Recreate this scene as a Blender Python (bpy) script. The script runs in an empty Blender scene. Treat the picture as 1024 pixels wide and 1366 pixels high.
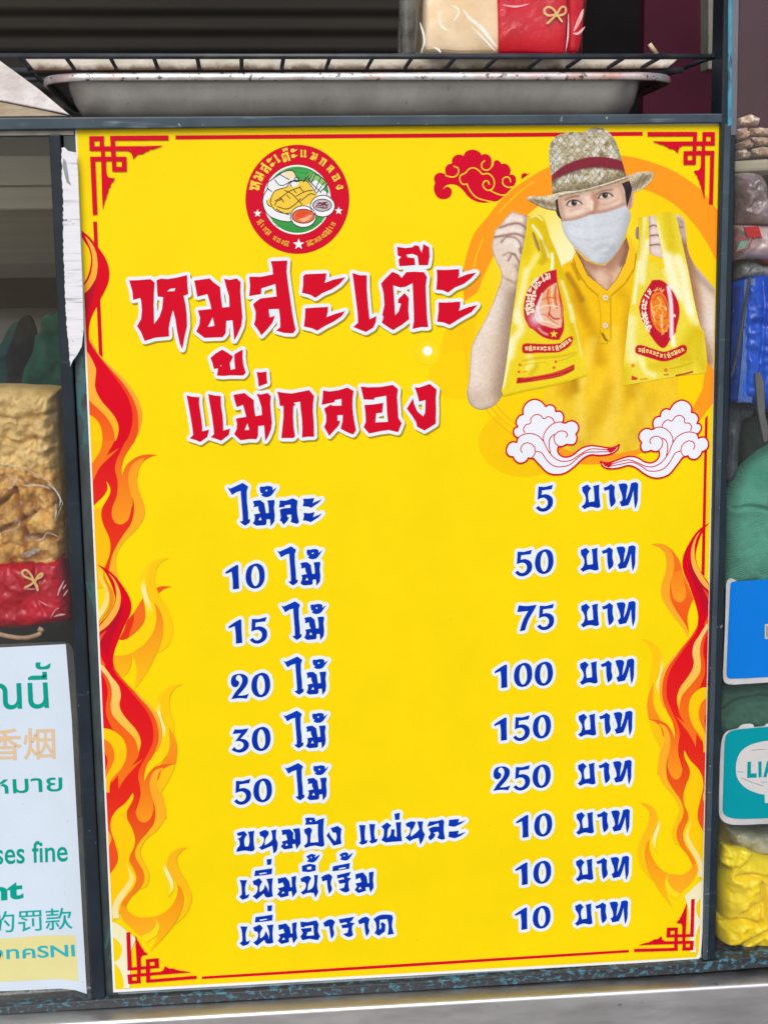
import bpy, bmesh, math, random
import numpy as np
from mathutils import Vector, Matrix, noise as mnoise
from mathutils.geometry import delaunay_2d_cdt

scene = bpy.context.scene
COL = scene.collection

# ------------------------------------------------------------------ camera
PW, PH, F = 1024.0, 1366.0, 2000.0
CAM = np.array([-0.15242, -1.41754, 0.70737])
def _rot(p, y, r):
    cp, sp, cy, sy, cr, sr = math.cos(p), math.sin(p), math.cos(y), math.sin(y), math.cos(r), math.sin(r)
    Rx = np.array([[1,0,0],[0,cp,-sp],[0,sp,cp]])
    Rz = np.array([[cy,-sy,0],[sy,cy,0],[0,0,1]])
    Ry = np.array([[cr,0,sr],[0,1,0],[-sr,0,cr]])
    return Rz @ Rx @ Ry
ROT = _rot(-0.16044, -0.09085, 0.01324)            # columns: right, forward, up
cam = bpy.data.cameras.new('camera')
camo = bpy.data.objects.new('camera', cam); COL.objects.link(camo)
cam.sensor_fit = 'HORIZONTAL'; cam.sensor_width = 36.0; cam.lens = F*36.0/PW
cam.clip_start = 0.01; cam.clip_end = 200
cam.dof.use_dof = True; cam.dof.focus_distance = 1.44; cam.dof.aperture_fstop = 13.0
M3 = np.stack([ROT[:,0], ROT[:,2], -ROT[:,1]], 1)
camo.matrix_world = Matrix.Translation(CAM) @ Matrix(M3.tolist()).to_4x4()
scene.camera = camo

# ------------------------------------------------------------------ daylight
world = bpy.data.worlds.new('World'); scene.world = world; world.use_nodes = True
wn = world.node_tree.nodes; wl = world.node_tree.links
sky = wn.new('ShaderNodeTexSky'); sky.sky_type = 'NISHITA'; sky.sun_disc = False
SUN_EL, SUN_AZ = math.radians(44), math.radians(196)     # azimuth measured from +Y: the light comes over the viewer's left shoulder
sky.sun_elevation = SUN_EL; sky.sun_rotation = SUN_AZ
sky.air_density = 1.0; sky.dust_density = 3.0; sky.ozone_density = 1.0
wl.new(sky.outputs[0], wn['Background'].inputs[0])
wn['Background'].inputs[1].default_value = 0.12
sun = bpy.data.lights.new('sun', 'SUN'); sun.energy = 1.5; sun.angle = math.radians(40); sun.color = (1.0, 0.965, 0.92)
suno = bpy.data.objects.new('sun', sun); COL.objects.link(suno)
sd = Vector((math.sin(SUN_AZ)*math.cos(SUN_EL), math.cos(SUN_AZ)*math.cos(SUN_EL), math.sin(SUN_EL)))
suno.rotation_euler = sd.to_track_quat('Z', 'Y').to_euler()
suno.location = sd*3
vs = scene.view_settings
vs.view_transform = 'Standard'; vs.look = 'None'; vs.exposure = 0.61; vs.gamma = 1.0; vs.use_curve_mapping = False
scene.cycles.max_bounces = 10; scene.cycles.transparent_max_bounces = 16

# ------------------------------------------------------------------ picture <-> place
def rays(P):
    P = np.atleast_2d(np.asarray(P, float))
    q = np.stack([(P[:,0]-PW/2)/F, np.ones(len(P)), -(P[:,1]-PH/2)/F], 1)
    return q @ ROT.T
def at(P, Y=0.0):
    d = rays(P); t = (Y-CAM[1])/d[:,1]
    return CAM + d*t[:,None]
def atz(P, Z):
    d = rays(P); t = (Z-CAM[2])/d[:,2]
    return CAM + d*t[:,None]
def p1(x, y, Y=0.0): return at([(x,y)], Y)[0]

def lin(c):
    c = np.asarray(c, float)/255.0
    return np.where(c <= 0.04045, c/12.92, ((c+0.055)/1.055)**2.4)
ALB = 1.42
def ink(c):                                          # printed colour -> albedo
    return np.minimum(lin(c)/ALB, 0.92)

# ------------------------------------------------------------------ tracing helpers
def V(x0, y0, x1, W=1024.0):
    s = W/(x1-x0)
    return (x0, y0, s)
def trace(view, s, n=5):
    """'x,y x,y! ...' -> smooth closed outline; '!' marks a sharp corner"""
    x0, y0, sc = view
    pts, cor = [], []
    for tok in s.split():
        c = tok.endswith('!'); tok = tok.rstrip('!')
        a, b = tok.split(','); pts.append((x0+float(a)/sc, y0+float(b)/sc)); cor.append(c)
    return smooth(np.array(pts), cor, n, True)
def poly(view, s):
    x0, y0, sc = view
    return np.array([(x0+float(t.split(',')[0])/sc, y0+float(t.split(',')[1])/sc) for t in s.split()])
def smooth(p, cor, n=5, closed=True):
    N = len(p); out = []
    rng = N if closed else N-1
    for i in range(rng):
        a = p[i]; b = p[(i+1) % N]
        if closed: pm, pn = p[i-1], p[(i+2) % N]
        else: pm, pn = p[max(i-1,0)], p[min(i+2,N-1)]
        L = np.linalg.norm(b-a)
        ta = np.zeros(2) if cor[i] else (b-pm)/max(np.linalg.norm(b-pm),1e-6)*L
        tb = np.zeros(2) if cor[(i+1)%N] else (pn-a)/max(np.linalg.norm(pn-a),1e-6)*L
        if cor[i] and cor[(i+1)%N]:
            out.append(a); continue
        if cor[i]: ta = (b-a)*1.5-tb*0.5
        if cor[(i+1)%N]: tb = (b-a)*1.5-ta*0.5
        for k in range(n):
            t = k/n; t2 = t*t; t3 = t2*t
            out.append((2*t3-3*t2+1)*a+(t3-2*t2+t)*ta+(-2*t3+3*t2)*b+(t3-t2)*tb)
    if not closed: out.append(p[-1])
    return np.array(out)
def line(view, s, n=6):
    x0, y0, sc = view
    p = poly(view, s)
    return smooth(p, [False]*len(p), n, False)
def ell(cx, cy, rx, ry, n=48, rot=0.0):
    a = np.linspace(0, 2*math.pi, n, endpoint=False)
    x, y = rx*np.cos(a), ry*np.sin(a)
    c, s = math.cos(rot), math.sin(rot)
    return np.stack([cx+c*x-s*y, cy+s*x+c*y], 1)
def affine_fit(A, B):
    A = np.asarray(A, float); B = np.asarray(B, float)
    M = np.linalg.lstsq(np.c_[A, np.ones(len(A))], B, rcond=None)[0]
    return lambda P: np.c_[P, np.ones(len(P))] @ M

# ---- raster union / outline growth, so that lettering borders come out as clean outlines
def fill_mask(loops, x0, y0, w, h, ss):
    m = np.zeros((h, w), bool)
    ys = y0+(np.arange(h)+0.5)/ss
    for L in [loops]:
        a = np.concatenate([l for l in L]); b = np.concatenate([np.roll(l, -1, 0) for l in L])
        for r in range(h):
            y = ys[r]
            k = ((a[:,1] <= y) & (b[:,1] > y)) | ((b[:,1] <= y) & (a[:,1] > y))
            if not k.any(): continue
            aa, bb = a[k], b[k]
            xs = np.sort(aa[:,0]+(y-aa[:,1])/(bb[:,1]-aa[:,1])*(bb[:,0]-aa[:,0]))
            for i in range(0, len(xs)-1, 2):
                i0 = int(math.ceil((xs[i]-x0)*ss-0.5)); i1 = int(math.floor((xs[i+1]-x0)*ss-0.5))
                if i1 >= i0: m[r, max(i0,0):i1+1] = True
    return m
def contours(f, x0, y0, ss, tol):
    """marching squares at 0.5 on a float field"""
    H, W = f.shape; segs = {}
    b = f > 0.5
    code = b[:-1,:-1]*8+b[:-1,1:]*4+b[1:,1:]*2+b[1:,:-1]*1
    T = {1:[(3,2)],2:[(2,1)],3:[(3,1)],4:[(1,0)],5:[(3,0),(1,2)],6:[(2,0)],7:[(3,0)],8:[(0,3)],9:[(0,2)],10:[(0,1),(2,3)],11:[(0,1)],12:[(1,3)],13:[(1,2)],14:[(2,3)]}
    def key(r, c, e):
        if e == 0: return (0, r, c)
        if e == 2: return (0, r+1, c)
        if e == 3: return (1, r, c)
        return (1, r, c+1)
    for r, c in zip(*np.nonzero((code > 0) & (code < 15))):
        for e0, e1 in T[int(code[r,c])]:
            segs[key(r,c,e0)] = key(r,c,e1)
    def pos(k):
        o, r, c = k
        if o == 0: v0, v1 = f[r,c], f[r,c+1]; t = (0.5-v0)/(v1-v0); return (x0+(c+t+0.5)/ss, y0+(r+0.5)/ss)
        v0, v1 = f[r,c], f[r+1,c]; t = (0.5-v0)/(v1-v0); return (x0+(c+0.5)/ss, y0+(r+t+0.5)/ss)
    loops = []
    while segs:
        k0, k = segs.popitem(); ch = [k0]
        while k != k0 and k in segs:
            ch.append(k); k = segs.pop(k)
        if len(ch) > 6:
            p = simplify(np.array([pos(q) for q in ch]), tol)
            if len(p) >= 3: loops.append(p)
    return loops
def simplify(p, tol):
    def dp(a):
        keep = np.zeros(len(a), bool); keep[0] = keep[-1] = True; st = [(0, len(a)-1)]
        while st:
            i, j = st.pop()
            if j-i < 2: continue
            d = a[j]-a[i]; L = np.hypot(*d)+1e-9; q = a[i+1:j]-a[i]
            dist = np.abs(q[:,0]*d[1]-q[:,1]*d[0])/L if L > 1e-6 else np.hypot(q[:,0], q[:,1])
            m = int(dist.argmax())
            if dist[m] > tol: keep[i+1+m] = True; st += [(i, i+1+m), (i+1+m, j)]
        return a[keep]
    h = len(p)//2
    return np.concatenate([dp(p[:h+1])[:-1], dp(np.concatenate([p[h:], p[:1]]))[:-1]])
def blur(f):
    for ax in (0, 1):
        f = (np.roll(f, 1, ax)+2*f+np.roll(f, -1, ax))/4
    return f
def grow(groups, r, ss=3.0, tol=0.08, lines=()):
    """union of even-odd groups and thick lines, grown by r picture units, as outlines"""
    allp = np.concatenate([np.concatenate(g) for g in groups]+[l for l, w in lines]) if groups else np.concatenate([l for l, w in lines])
    pad = r+2+max([w for l, w in lines], default=0)
    lo = allp.min(0)-pad; hi = allp.max(0)+pad
    w, h = int((hi[0]-lo[0])*ss)+2, int((hi[1]-lo[1])*ss)+2
    m = np.zeros((h, w), bool)
    for g in groups: m |= fill_mask(g, lo[0], lo[1], w, h, ss)
    if lines:
        for l, wd in lines:
            l0 = np.floor((l.min(0)-lo-wd)*ss).astype(int).clip(0); l1 = np.ceil((l.max(0)-lo+wd)*ss).astype(int)
            gx, gy = np.meshgrid(np.arange(l0[0], min(l1[0], w)), np.arange(l0[1], min(l1[1], h)))
            P = np.stack([lo[0]+(gx.ravel()+0.5)/ss, lo[1]+(gy.ravel()+0.5)/ss], 1)
            d = pdist(P, l)
            ok = d < wd/2
            m[gy.ravel()[ok], gx.ravel()[ok]] = True
    if r > 0:
        R = int(math.ceil(r*ss)); out = m.copy()
        for dy in range(-R, R+1):
            k = int(math.sqrt(max((r*ss)**2-dy*dy, 0)))
            row = m.copy()
            # widen by k with doubling
            acc = m; done = 0; step = 1
            cs = np.cumsum(np.pad(m.astype(np.int32), ((0,0),(k+1,k))), 1)
            row = (cs[:, 2*k+1:]-cs[:, :-(2*k+1)]) > 0
            row = row[:, :w]
            if dy >= 0: out[dy:] |= row[:h-dy]
            else: out[:h+dy] |= row[-dy:]
        m = out
    f = blur(m.astype(float))
    if r > 0: f = blur(blur(f))
    return contours(f, lo[0], lo[1], ss, tol)
def pdist(P, l):
    d = np.full(len(P), 1e9)
    for a, b in zip(l[:-1], l[1:]):
        e = b-a; L = e@e
        t = np.clip(((P-a)@e)/max(L,1e-9), 0, 1)
        q = P-a-t[:,None]*e
        d = np.minimum(d, np.hypot(q[:,0], q[:,1]))
    return d
def inside(P, L):
    r = np.zeros(len(P), bool)
    a = L; b = np.roll(L, -1, 0)
    for (ax, ay), (bx, by) in zip(a, b):
        if ay == by: continue
        k = ((ay <= P[:,1]) & (by > P[:,1])) | ((by <= P[:,1]) & (ay > P[:,1]))
        r ^= k & (P[:,0] < ax+(P[:,1]-ay)/(by-ay)*(bx-ax))
    return r
def sstep(x): x = np.clip(x, 0, 1); return x*x*(3-2*x)
_rng = np.random.RandomState(7); _tab = _rng.rand(256, 256)
def vnoise(P, s, seed=0):
    x = P[:,0]/s+seed*17.3; y = P[:,1]/s+seed*9.1
    xi = np.floor(x).astype(int); yi = np.floor(y).astype(int); u = sstep(x-xi); v = sstep(y-yi)
    g = lambda i, j: _tab[i % 256, j % 256]
    return (g(xi,yi)*(1-u)+g(xi+1,yi)*u)*(1-v)+(g(xi,yi+1)*(1-u)+g(xi+1,yi+1)*u)*v

# ------------------------------------------------------------------ objects
def link(name, mesh, mat, parent=None):
    o = bpy.data.objects.new(name, mesh); COL.objects.link(o)
    if mat is not None and not mesh.materials: mesh.materials.append(mat)
    if parent is not None: o.parent = parent
    return o
def tag(o, label, cat, group=None):
    o['label'] = label; o['category'] = cat
    if group: o['group'] = group
    return o
def thing(name, label, cat, group=None):
    o = bpy.data.objects.new(name, None); COL.objects.link(o); o.empty_display_size = 0.05
    return tag(o, label, cat, group)
def part_label(o, label): o['label'] = label; return o

def fill2d(loops):
    cu = bpy.data.curves.new('tmp', 'CURVE'); cu.dimensions = '2D'; cu.fill_mode = 'FRONT'
    for l in loops:
        sp = cu.splines.new('POLY'); sp.points.add(len(l)-1)
        co = np.zeros((len(l), 4), np.float32); co[:, :2] = l; co[:, 3] = 1
        sp.points.foreach_set('co', co.ravel()); sp.use_cyclic_u = True
    o = bpy.data.objects.new('tmp', cu); COL.objects.link(o)
    dg = bpy.context.evaluated_depsgraph_get()
    m = bpy.data.meshes.new_from_object(o.evaluated_get(dg))
    v = np.zeros(len(m.vertices)*3, np.float32); m.vertices.foreach_get('co', v)
    fs = [tuple(p.vertices) for p in m.polygons]
    bpy.data.objects.remove(o); bpy.data.curves.remove(cu); bpy.data.meshes.remove(m)
    return v.reshape(-1, 3)[:, :2].astype(float), fs
def cdt_patch(outline, step, jitter=0.0):
    o = outline
    # resample outline
    q = []
    for a, b in zip(o, np.roll(o, -1, 0)):
        n = max(1, int(np.linalg.norm(b-a)/step))
        for k in range(n): q.append(a+(b-a)*k/n)
    q = np.array(q)
    lo, hi = o.min(0), o.max(0)
    gx, gy = np.meshgrid(np.arange(lo[0], hi[0], step), np.arange(lo[1], hi[1], step))
    G = np.stack([gx.ravel(), gy.ravel()], 1)
    G[:,0] += (np.round((G[:,1]-lo[1])/step) % 2)*step*0.5
    G = G[inside(G, o)]
    if len(G):
        dm = np.full(len(G), 1e9)
        for i in range(0, len(q)):
            d = (G[:,0]-q[i,0])**2+(G[:,1]-q[i,1])**2; dm = np.minimum(dm, d)
        G = G[dm > (0.45*step)**2]
    P = np.concatenate([q, G]) if len(G) else q
    n = len(q)
    r = delaunay_2d_cdt([Vector(p) for p in P], [(i, (i+1) % n) for i in range(n)], [list(range(n))], 1, 1e-6)
    return np.array([(v.x, v.y) for v in r[0]]), [tuple(f) for f in r[2]]

STEP = 0.00001
class Printed:
    """flat printed artwork: each shape is one film of ink a hair above the one before"""
    def __init__(s, layer, ymap=None): s.v = []; s.f = []; s.c = []; s.k = layer; s.n = 0; s.ymap = ymap
    def _add(s, P, fs, col):
        X = at(P, 0.0); X[:,1] = -s.k*STEP
        if s.ymap is not None: X = s.ymap(P, X)
        s.v.append(X); s.c.append(col); s.f += [tuple(i+s.n for i in f) for f in fs]; s.n += len(P)
        s.k += 1
    def shape(s, loops, c0, c1=None, y0=None, y1=None):
        if isinstance(loops, np.ndarray): loops = [loops]
        P, fs = fill2d(loops)
        if not len(P): return
        if c1 is None: col = np.tile(ink(c0), (len(P), 1))
        else:
            allp = np.concatenate(loops)
            ya = allp[:,1].min() if y0 is None else y0; yb = allp[:,1].max() if y1 is None else y1
            t = ((P[:,1]-ya)/(yb-ya))[:,None].clip(0, 1)
            col = ink(c0)*(1-t)+ink(c1)*t
        s._add(P, fs, col)
    def paint(s, outline, step, fn):
        P, fs = cdt_patch(outline, step)
        s._add(P, fs, ink(fn(P)))
    def build(s, name, parent, mat):
        me = bpy.data.meshes.new(name); v = np.concatenate(s.v); c = np.concatenate(s.c)
        me.from_pydata(v.tolist(), [], s.f)
        a = me.color_attributes.new('ink', 'FLOAT_COLOR', 'POINT')
        a.data.foreach_set('color', np.c_[c, np.ones(len(c))].astype(np.float32).ravel())
        me.update()
        return link(name, me, mat, parent)

def mesh_obj(name, v, f, mat, parent=None, smooth_shade=False):
    me = bpy.data.meshes.new(name); me.from_pydata([tuple(map(float, q)) for q in v], [], f); me.update()
    bm = bmesh.new(); bm.from_mesh(me); bmesh.ops.recalc_face_normals(bm, faces=bm.faces); bm.to_mesh(me); bm.free()
    if smooth_shade: me.polygons.foreach_set('use_smooth', [True]*len(me.polygons))
    return link(name, me, mat, parent)
def prism(name, quad, Y, depth, mat, parent=None, bevel=0.0012, seg=2):
    """a solid whose front face stands on the plane Y, drawn by its picture outline"""
    fr = at(quad, Y); bk = fr.copy(); bk[:,1] += depth
    n = len(fr); v = np.concatenate([fr, bk])
    f = [tuple(range(n)), tuple(range(2*n-1, n-1, -1))]+[(i, i+n, (i+1) % n+n, (i+1) % n) for i in range(n)]
    return solid(name, v, f, mat, parent, bevel, seg)
def solid(name, v, f, mat, parent=None, bevel=0.0, seg=2):
    me = bpy.data.meshes.new(name); me.from_pydata([tuple(map(float, q)) for q in v], [], f)
    bm = bmesh.new(); bm.from_mesh(me); bmesh.ops.recalc_face_normals(bm, faces=bm.faces)
    if bevel > 0:
        bmesh.ops.bevel(bm, geom=list(bm.edges), offset=bevel, segments=seg, affect='EDGES', profile=0.5, clamp_overlap=True)
    bm.to_mesh(me); bm.free(); me.update()
    return link(name, me, mat, parent)
def box(name, lo, hi, mat, parent=None, bevel=0.001):
    x0,y0,z0 = lo; x1,y1,z1 = hi
    v = [(x0,y0,z0),(x1,y0,z0),(x1,y0,z1),(x0,y0,z1),(x0,y1,z0),(x1,y1,z0),(x1,y1,z1),(x0,y1,z1)]
    f = [(0,1,2,3),(7,6,5,4),(0,4,5,1),(1,5,6,2),(2,6,7,3),(3,7,4,0)]
    return solid(name, v, f, mat, parent, bevel)
def tube(name, pts, r, mat, parent=None, seg=8):
    pts = [Vector(tuple(map(float, p))) for p in pts]
    v = []; f = []; n = len(pts)
    for i, p in enumerate(pts):
        t = (pts[min(i+1,n-1)]-pts[max(i-1,0)]).normalized()
        u = t.cross(Vector((0,0,1)) if abs(t.z) < 0.9 else Vector((1,0,0))).normalized(); w = t.cross(u)
        for k in range(seg):
            a = 2*math.pi*k/seg; q = p+(u*math.cos(a)+w*math.sin(a))*r; v.append(tuple(q))
    for i in range(n-1):
        for k in range(seg):
            f.append((i*seg+k, i*seg+(k+1) % seg, (i+1)*seg+(k+1) % seg, (i+1)*seg+k))
    f += [tuple(range(seg))[::-1], tuple(range((n-1)*seg, n*seg))]
    return mesh_obj(name, v, f, mat, parent, True)
def pillow(name, outline, Y, bulge, mat, parent=None, step=3.0, amp=0.0, scale=0.02, edge=20.0, depth=0.03, seed=0, crease=None, ridged=False, col=None):
    """a soft thing: front swells towards the viewer from the plane Y, with crumples and a closed back"""
    P, fs = cdt_patch(outline, step)
    lo = np.concatenate([outline, outline[:1]])
    d = pdist(P, lo); t = np.clip(d/edge, 0, 1); t = np.sqrt(1-(1-t)**2)
    X = at(P, Y)
    nz = np.zeros(len(P))
    if amp:
        for i in range(len(P)):
            q = Vector((X[i,0]/scale+seed*3.1, X[i,2]/scale, seed*1.7))
            a = mnoise.fractal(q, 0.9, 2.1, 4, noise_basis='PERLIN_ORIGINAL')
            nz[i] = (1-2*abs(a))*0.7+0.3*mnoise.noise(q*0.5) if ridged else a
    dy = bulge*t+amp*nz*np.minimum(1, d/(edge*0.4))
    if crease is not None:
        for l, w, dep in crease:
            dd = pdist(P, l); dy -= dep*np.exp(-(dd/w)**2)
    Xf = X.copy(); Xf[:,1] = Y-dy
    # keep outline positions, add a back
    on = d < 1e-4
    Xb = X.copy(); Xb[:,1] = Y+depth*t
    n = len(P); idx = {}
    v = [tuple(q) for q in Xf]; back = np.zeros(n, int)
    for i in range(n):
        if on[i]: back[i] = i
        else: back[i] = len(v); v.append(tuple(Xb[i]))
    f = list(fs)+[tuple(int(back[i]) for i in reversed(q)) for q in fs]
    o = mesh_obj(name, v, f, mat, parent, True)
    if col is not None:
        a = o.data.color_attributes.new('ink', 'FLOAT_COLOR', 'POINT')
        c = np.minimum(lin(col(P))/1.02, 0.92); full = np.zeros((len(v), 4), np.float32); full[:,3] = 1; full[:n,:3] = c
        for i in range(n): full[back[i],:3] = c[i]
        a.data.foreach_set('color', full.ravel())
    return o

# ------------------------------------------------------------------ materials
def new_mat(name):
    m = bpy.data.materials.new(name); m.use_nodes = True
    return m, m.node_tree.nodes, m.node_tree.links, m.node_tree.nodes['Principled BSDF']
def N(nt, typ, **kw):
    n = nt.new(typ)
    for k, v in kw.items(): setattr(n, k, v)
    return n
def obj_coord(nt, lk, scale=(1,1,1)):
    tc = nt.new('ShaderNodeTexCoord'); mp = nt.new('ShaderNodeMapping'); mp.inputs['Scale'].default_value = scale
    lk.new(tc.outputs['Object'], mp.inputs[0]); return mp.outputs[0]
def noise_tex(nt, lk, co, scale, detail=4, rough=0.6, dist=0.0):
    t = nt.new('ShaderNodeTexNoise'); t.inputs['Scale'].default_value = scale; t.inputs['Detail'].default_value = detail
    t.inputs['Roughness'].default_value = rough; t.inputs['Distortion'].default_value = dist
    lk.new(co, t.inputs['Vector']); return t.outputs['Fac']
def ramp(nt, lk, fac, stops):
    r = nt.new('ShaderNodeValToRGB'); e = r.color_ramp.elements
    e[0].position, e[0].color = stops[0][0], (*stops[0][1], 1); e[1].position, e[1].color = stops[-1][0], (*stops[-1][1], 1)
    for p, c in stops[1:-1]:
        q = e.new(p); q.color = (*c, 1)
    lk.new(fac, r.inputs[0]); return r.outputs[0]
def fmap(nt, lk, fac, a, b, c=0.0, d=1.0):
    r = nt.new('ShaderNodeMapRange'); r.inputs[1].default_value = a; r.inputs[2].default_value = b; r.inputs[3].default_value = c; r.inputs[4].default_value = d
    lk.new(fac, r.inputs[0]); return r.outputs[0]
def mixc(nt, lk, fac, a, b):
    m = nt.new('ShaderNodeMix'); m.data_type = 'RGBA'
    for s, v in ((m.inputs[0], fac), (m.inputs[6], a), (m.inputs[7], b)):
        if hasattr(v, 'links') or hasattr(v, 'is_linked'): lk.new(v, s)
        elif isinstance(v, (tuple, list, np.ndarray)): s.default_value = (*v[:3], 1)
        else: s.default_value = v
    return m.outputs[2]
def bump(nt, lk, bsdf, h, strength, dist=0.001):
    b = nt.new('ShaderNodeBump'); b.inputs['Strength'].default_value = strength; b.inputs['Distance'].default_value = dist
    lk.new(h, b.inputs['Height']); lk.new(b.outputs[0], bsdf.inputs['Normal']); return b

def A(c): return tuple(ink(c))                        # measured colour -> albedo
def noisy(name, c0, c1, scale, rough=0.5, bscale=0, bstr=0.3, bdist=0.001, metallic=0.0, stretch=(1,1,1), contrast=(0.35,0.65), coat=0.0, specks=None, detail=5, spec=0.5):
    m, nt, lk, b = new_mat(name)
    b.inputs['Specular IOR Level'].default_value = spec
    co = obj_coord(nt, lk, stretch)
    f = noise_tex(nt, lk, co, scale, detail)
    col = ramp(nt, lk, f, [(contrast[0], c0), (contrast[1], c1)])
    if specks:
        sc, thr, cc = specks
        s = noise_tex(nt, lk, obj_coord(nt, lk), sc, 3, 0.6)
        col = mixc(nt, lk, fmap(nt, lk, s, thr, thr+0.03), col, cc)
    lk.new(col, b.inputs['Base Color'])
    b.inputs['Roughness'].default_value = rough; b.inputs['Metallic'].default_value = metallic
    if coat: b.inputs['Coat Weight'].default_value = coat; b.inputs['Coat Roughness'].default_value = 0.12
    if bscale: bump(nt, lk, b, noise_tex(nt, lk, co, bscale, 5), bstr, bdist)
    return m
def make_inkmat(name='printed ink', rough=0.42, grain=0.03, coat=0.0):
    m, nt, lk, b = new_mat(name)
    at_ = nt.new('ShaderNodeAttribute'); at_.attribute_name = 'ink'
    co = obj_coord(nt, lk)
    g = noise_tex(nt, lk, co, 900, 2, 0.7); g2 = noise_tex(nt, lk, co, 14, 3)
    k = nt.new('ShaderNodeMath'); k.operation = 'ADD'
    lk.new(fmap(nt, lk, g, 0.3, 0.7, 1-grain, 1+grain), k.inputs[0]); lk.new(fmap(nt, lk, g2, 0.3, 0.7, -0.03, 0.03), k.inputs[1])
    vm = nt.new('ShaderNodeVectorMath'); vm.operation = 'SCALE'
    lk.new(at_.outputs['Color'], vm.inputs[0]); lk.new(k.outputs[0], vm.inputs['Scale'])
    # stray dust specks
    sp = noise_tex(nt, lk, obj_coord(nt, lk, (1,1,1.07)), 310, 2, 0.5)
    col = mixc(nt, lk, fmap(nt, lk, sp, 0.745, 0.77, 0.0, 0.45), vm.outputs[0], (0.12, 0.10, 0.06))
    lk.new(col, b.inputs['Base Color'])
    b.inputs['Roughness'].default_value = rough; b.inputs['Specular IOR Level'].default_value = 0.10
    if coat: b.inputs['Coat Weight'].default_value = coat; b.inputs['Coat Roughness'].default_value = 0.15
    bump(nt, lk, b, noise_tex(nt, lk, co, 45, 3), 0.06, 0.001)
    return m
def glass_like(name, tint=(0.93,0.97,0.95), rough=0.03, gloss=1.0, dust=0.04, film_bump=0.0, bscale=30.0, dustc=(0.5,0.5,0.48)):
    m, nt, lk, b = new_mat(name); nt.remove(b)
    out = nt['Material Output']
    tr = nt.new('ShaderNodeBsdfTransparent'); tr.inputs[0].default_value = (*tint, 1)
    gl = nt.new('ShaderNodeBsdfGlossy'); gl.inputs['Roughness'].default_value = rough
    fr = nt.new('ShaderNodeFresnel'); fr.inputs[0].default_value = 1.5
    co = obj_coord(nt, lk)
    if film_bump:
        bm_ = nt.new('ShaderNodeBump'); bm_.inputs['Strength'].default_value = film_bump; bm_.inputs['Distance'].default_value = 0.004
        t = nt.new('ShaderNodeTexNoise'); t.inputs['Scale'].default_value = bscale; t.inputs['Detail'].default_value = 4; t.inputs['Distortion'].default_value = 1.5
        lk.new(co, t.inputs['Vector']); lk.new(t.outputs['Fac'], bm_.inputs['Height'])
        lk.new(bm_.outputs[0], gl.inputs['Normal']); lk.new(bm_.outputs[0], fr.inputs['Normal'])
    mu = nt.new('ShaderNodeMath'); mu.operation = 'MULTIPLY'; mu.use_clamp = True; mu.inputs[1].default_value = gloss
    lk.new(fr.outputs[0], mu.inputs[0])
    mx = nt.new('ShaderNodeMixShader'); lk.new(mu.outputs[0], mx.inputs[0]); lk.new(tr.outputs[0], mx.inputs[1]); lk.new(gl.outputs[0], mx.inputs[2])
    df = nt.new('ShaderNodeBsdfDiffuse'); df.inputs[0].default_value = (*dustc, 1)
    n1 = noise_tex(nt, lk, co, 9, 5, 0.7); n2 = noise_tex(nt, lk, co, 300, 2, 0.5)
    a = nt.new('ShaderNodeMath'); a.operation = 'ADD'
    lk.new(fmap(nt, lk, n1, 0.3, 0.75, 0.0, dust), a.inputs[0]); lk.new(fmap(nt, lk, n2, 0.765, 0.79, 0.0, min(dust*6, 0.35)), a.inputs[1])
    m2 = nt.new('ShaderNodeMixShader'); lk.new(a.outputs[0], m2.inputs[0]); lk.new(mx.outputs[0], m2.inputs[1]); lk.new(df.outputs[0], m2.inputs[2])
    lk.new(m2.outputs[0], out.inputs[0])
    return m
INK = make_inkmat()
# ================================================================== added unseen ground and the stall itself
added_pav = mesh_obj('added_pavement', [(-40,-40,-0.95),(40,-40,-0.95),(40,40,-0.95),(-40,40,-0.95)], [(0,1,2,3)], noisy('added_pavement', (0.20,0.19,0.175), (0.30,0.285,0.265), 3.0, 0.9))  # unseen ground, added for bounce light and reflections
added_pav['kind'] = 'structure'

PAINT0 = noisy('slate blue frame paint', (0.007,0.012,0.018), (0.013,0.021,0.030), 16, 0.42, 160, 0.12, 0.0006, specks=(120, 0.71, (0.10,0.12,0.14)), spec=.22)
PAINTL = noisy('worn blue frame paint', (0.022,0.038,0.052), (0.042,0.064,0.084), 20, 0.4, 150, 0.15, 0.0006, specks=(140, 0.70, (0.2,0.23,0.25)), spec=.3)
def chipped(name, base, chip, sc, thr, stretch=(1,1,1), rough=0.45):
    m, nt, lk, b = new_mat(name)
    co = obj_coord(nt, lk, stretch)
    f = noise_tex(nt, lk, co, sc, 6, 0.68, 0.6)
    n2 = noise_tex(nt, lk, co, sc*3, 3)
    bc_ = ramp(nt, lk, n2, [(0.35, tuple(x*0.7 for x in base)), (0.65, tuple(x*1.35 for x in base))])
    k = fmap(nt, lk, f, thr, thr+0.03)
    lk.new(mixc(nt, lk, k, bc_, chip), b.inputs['Base Color']); b.inputs['Roughness'].default_value = rough
    bump(nt, lk, b, k, 0.25, 0.0006)
    return m
CHIP = chipped('chipped teal rail paint', (0.010,0.012,0.015), (0.028,0.12,0.17), 150, 0.545, (1,1,1.3))
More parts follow.
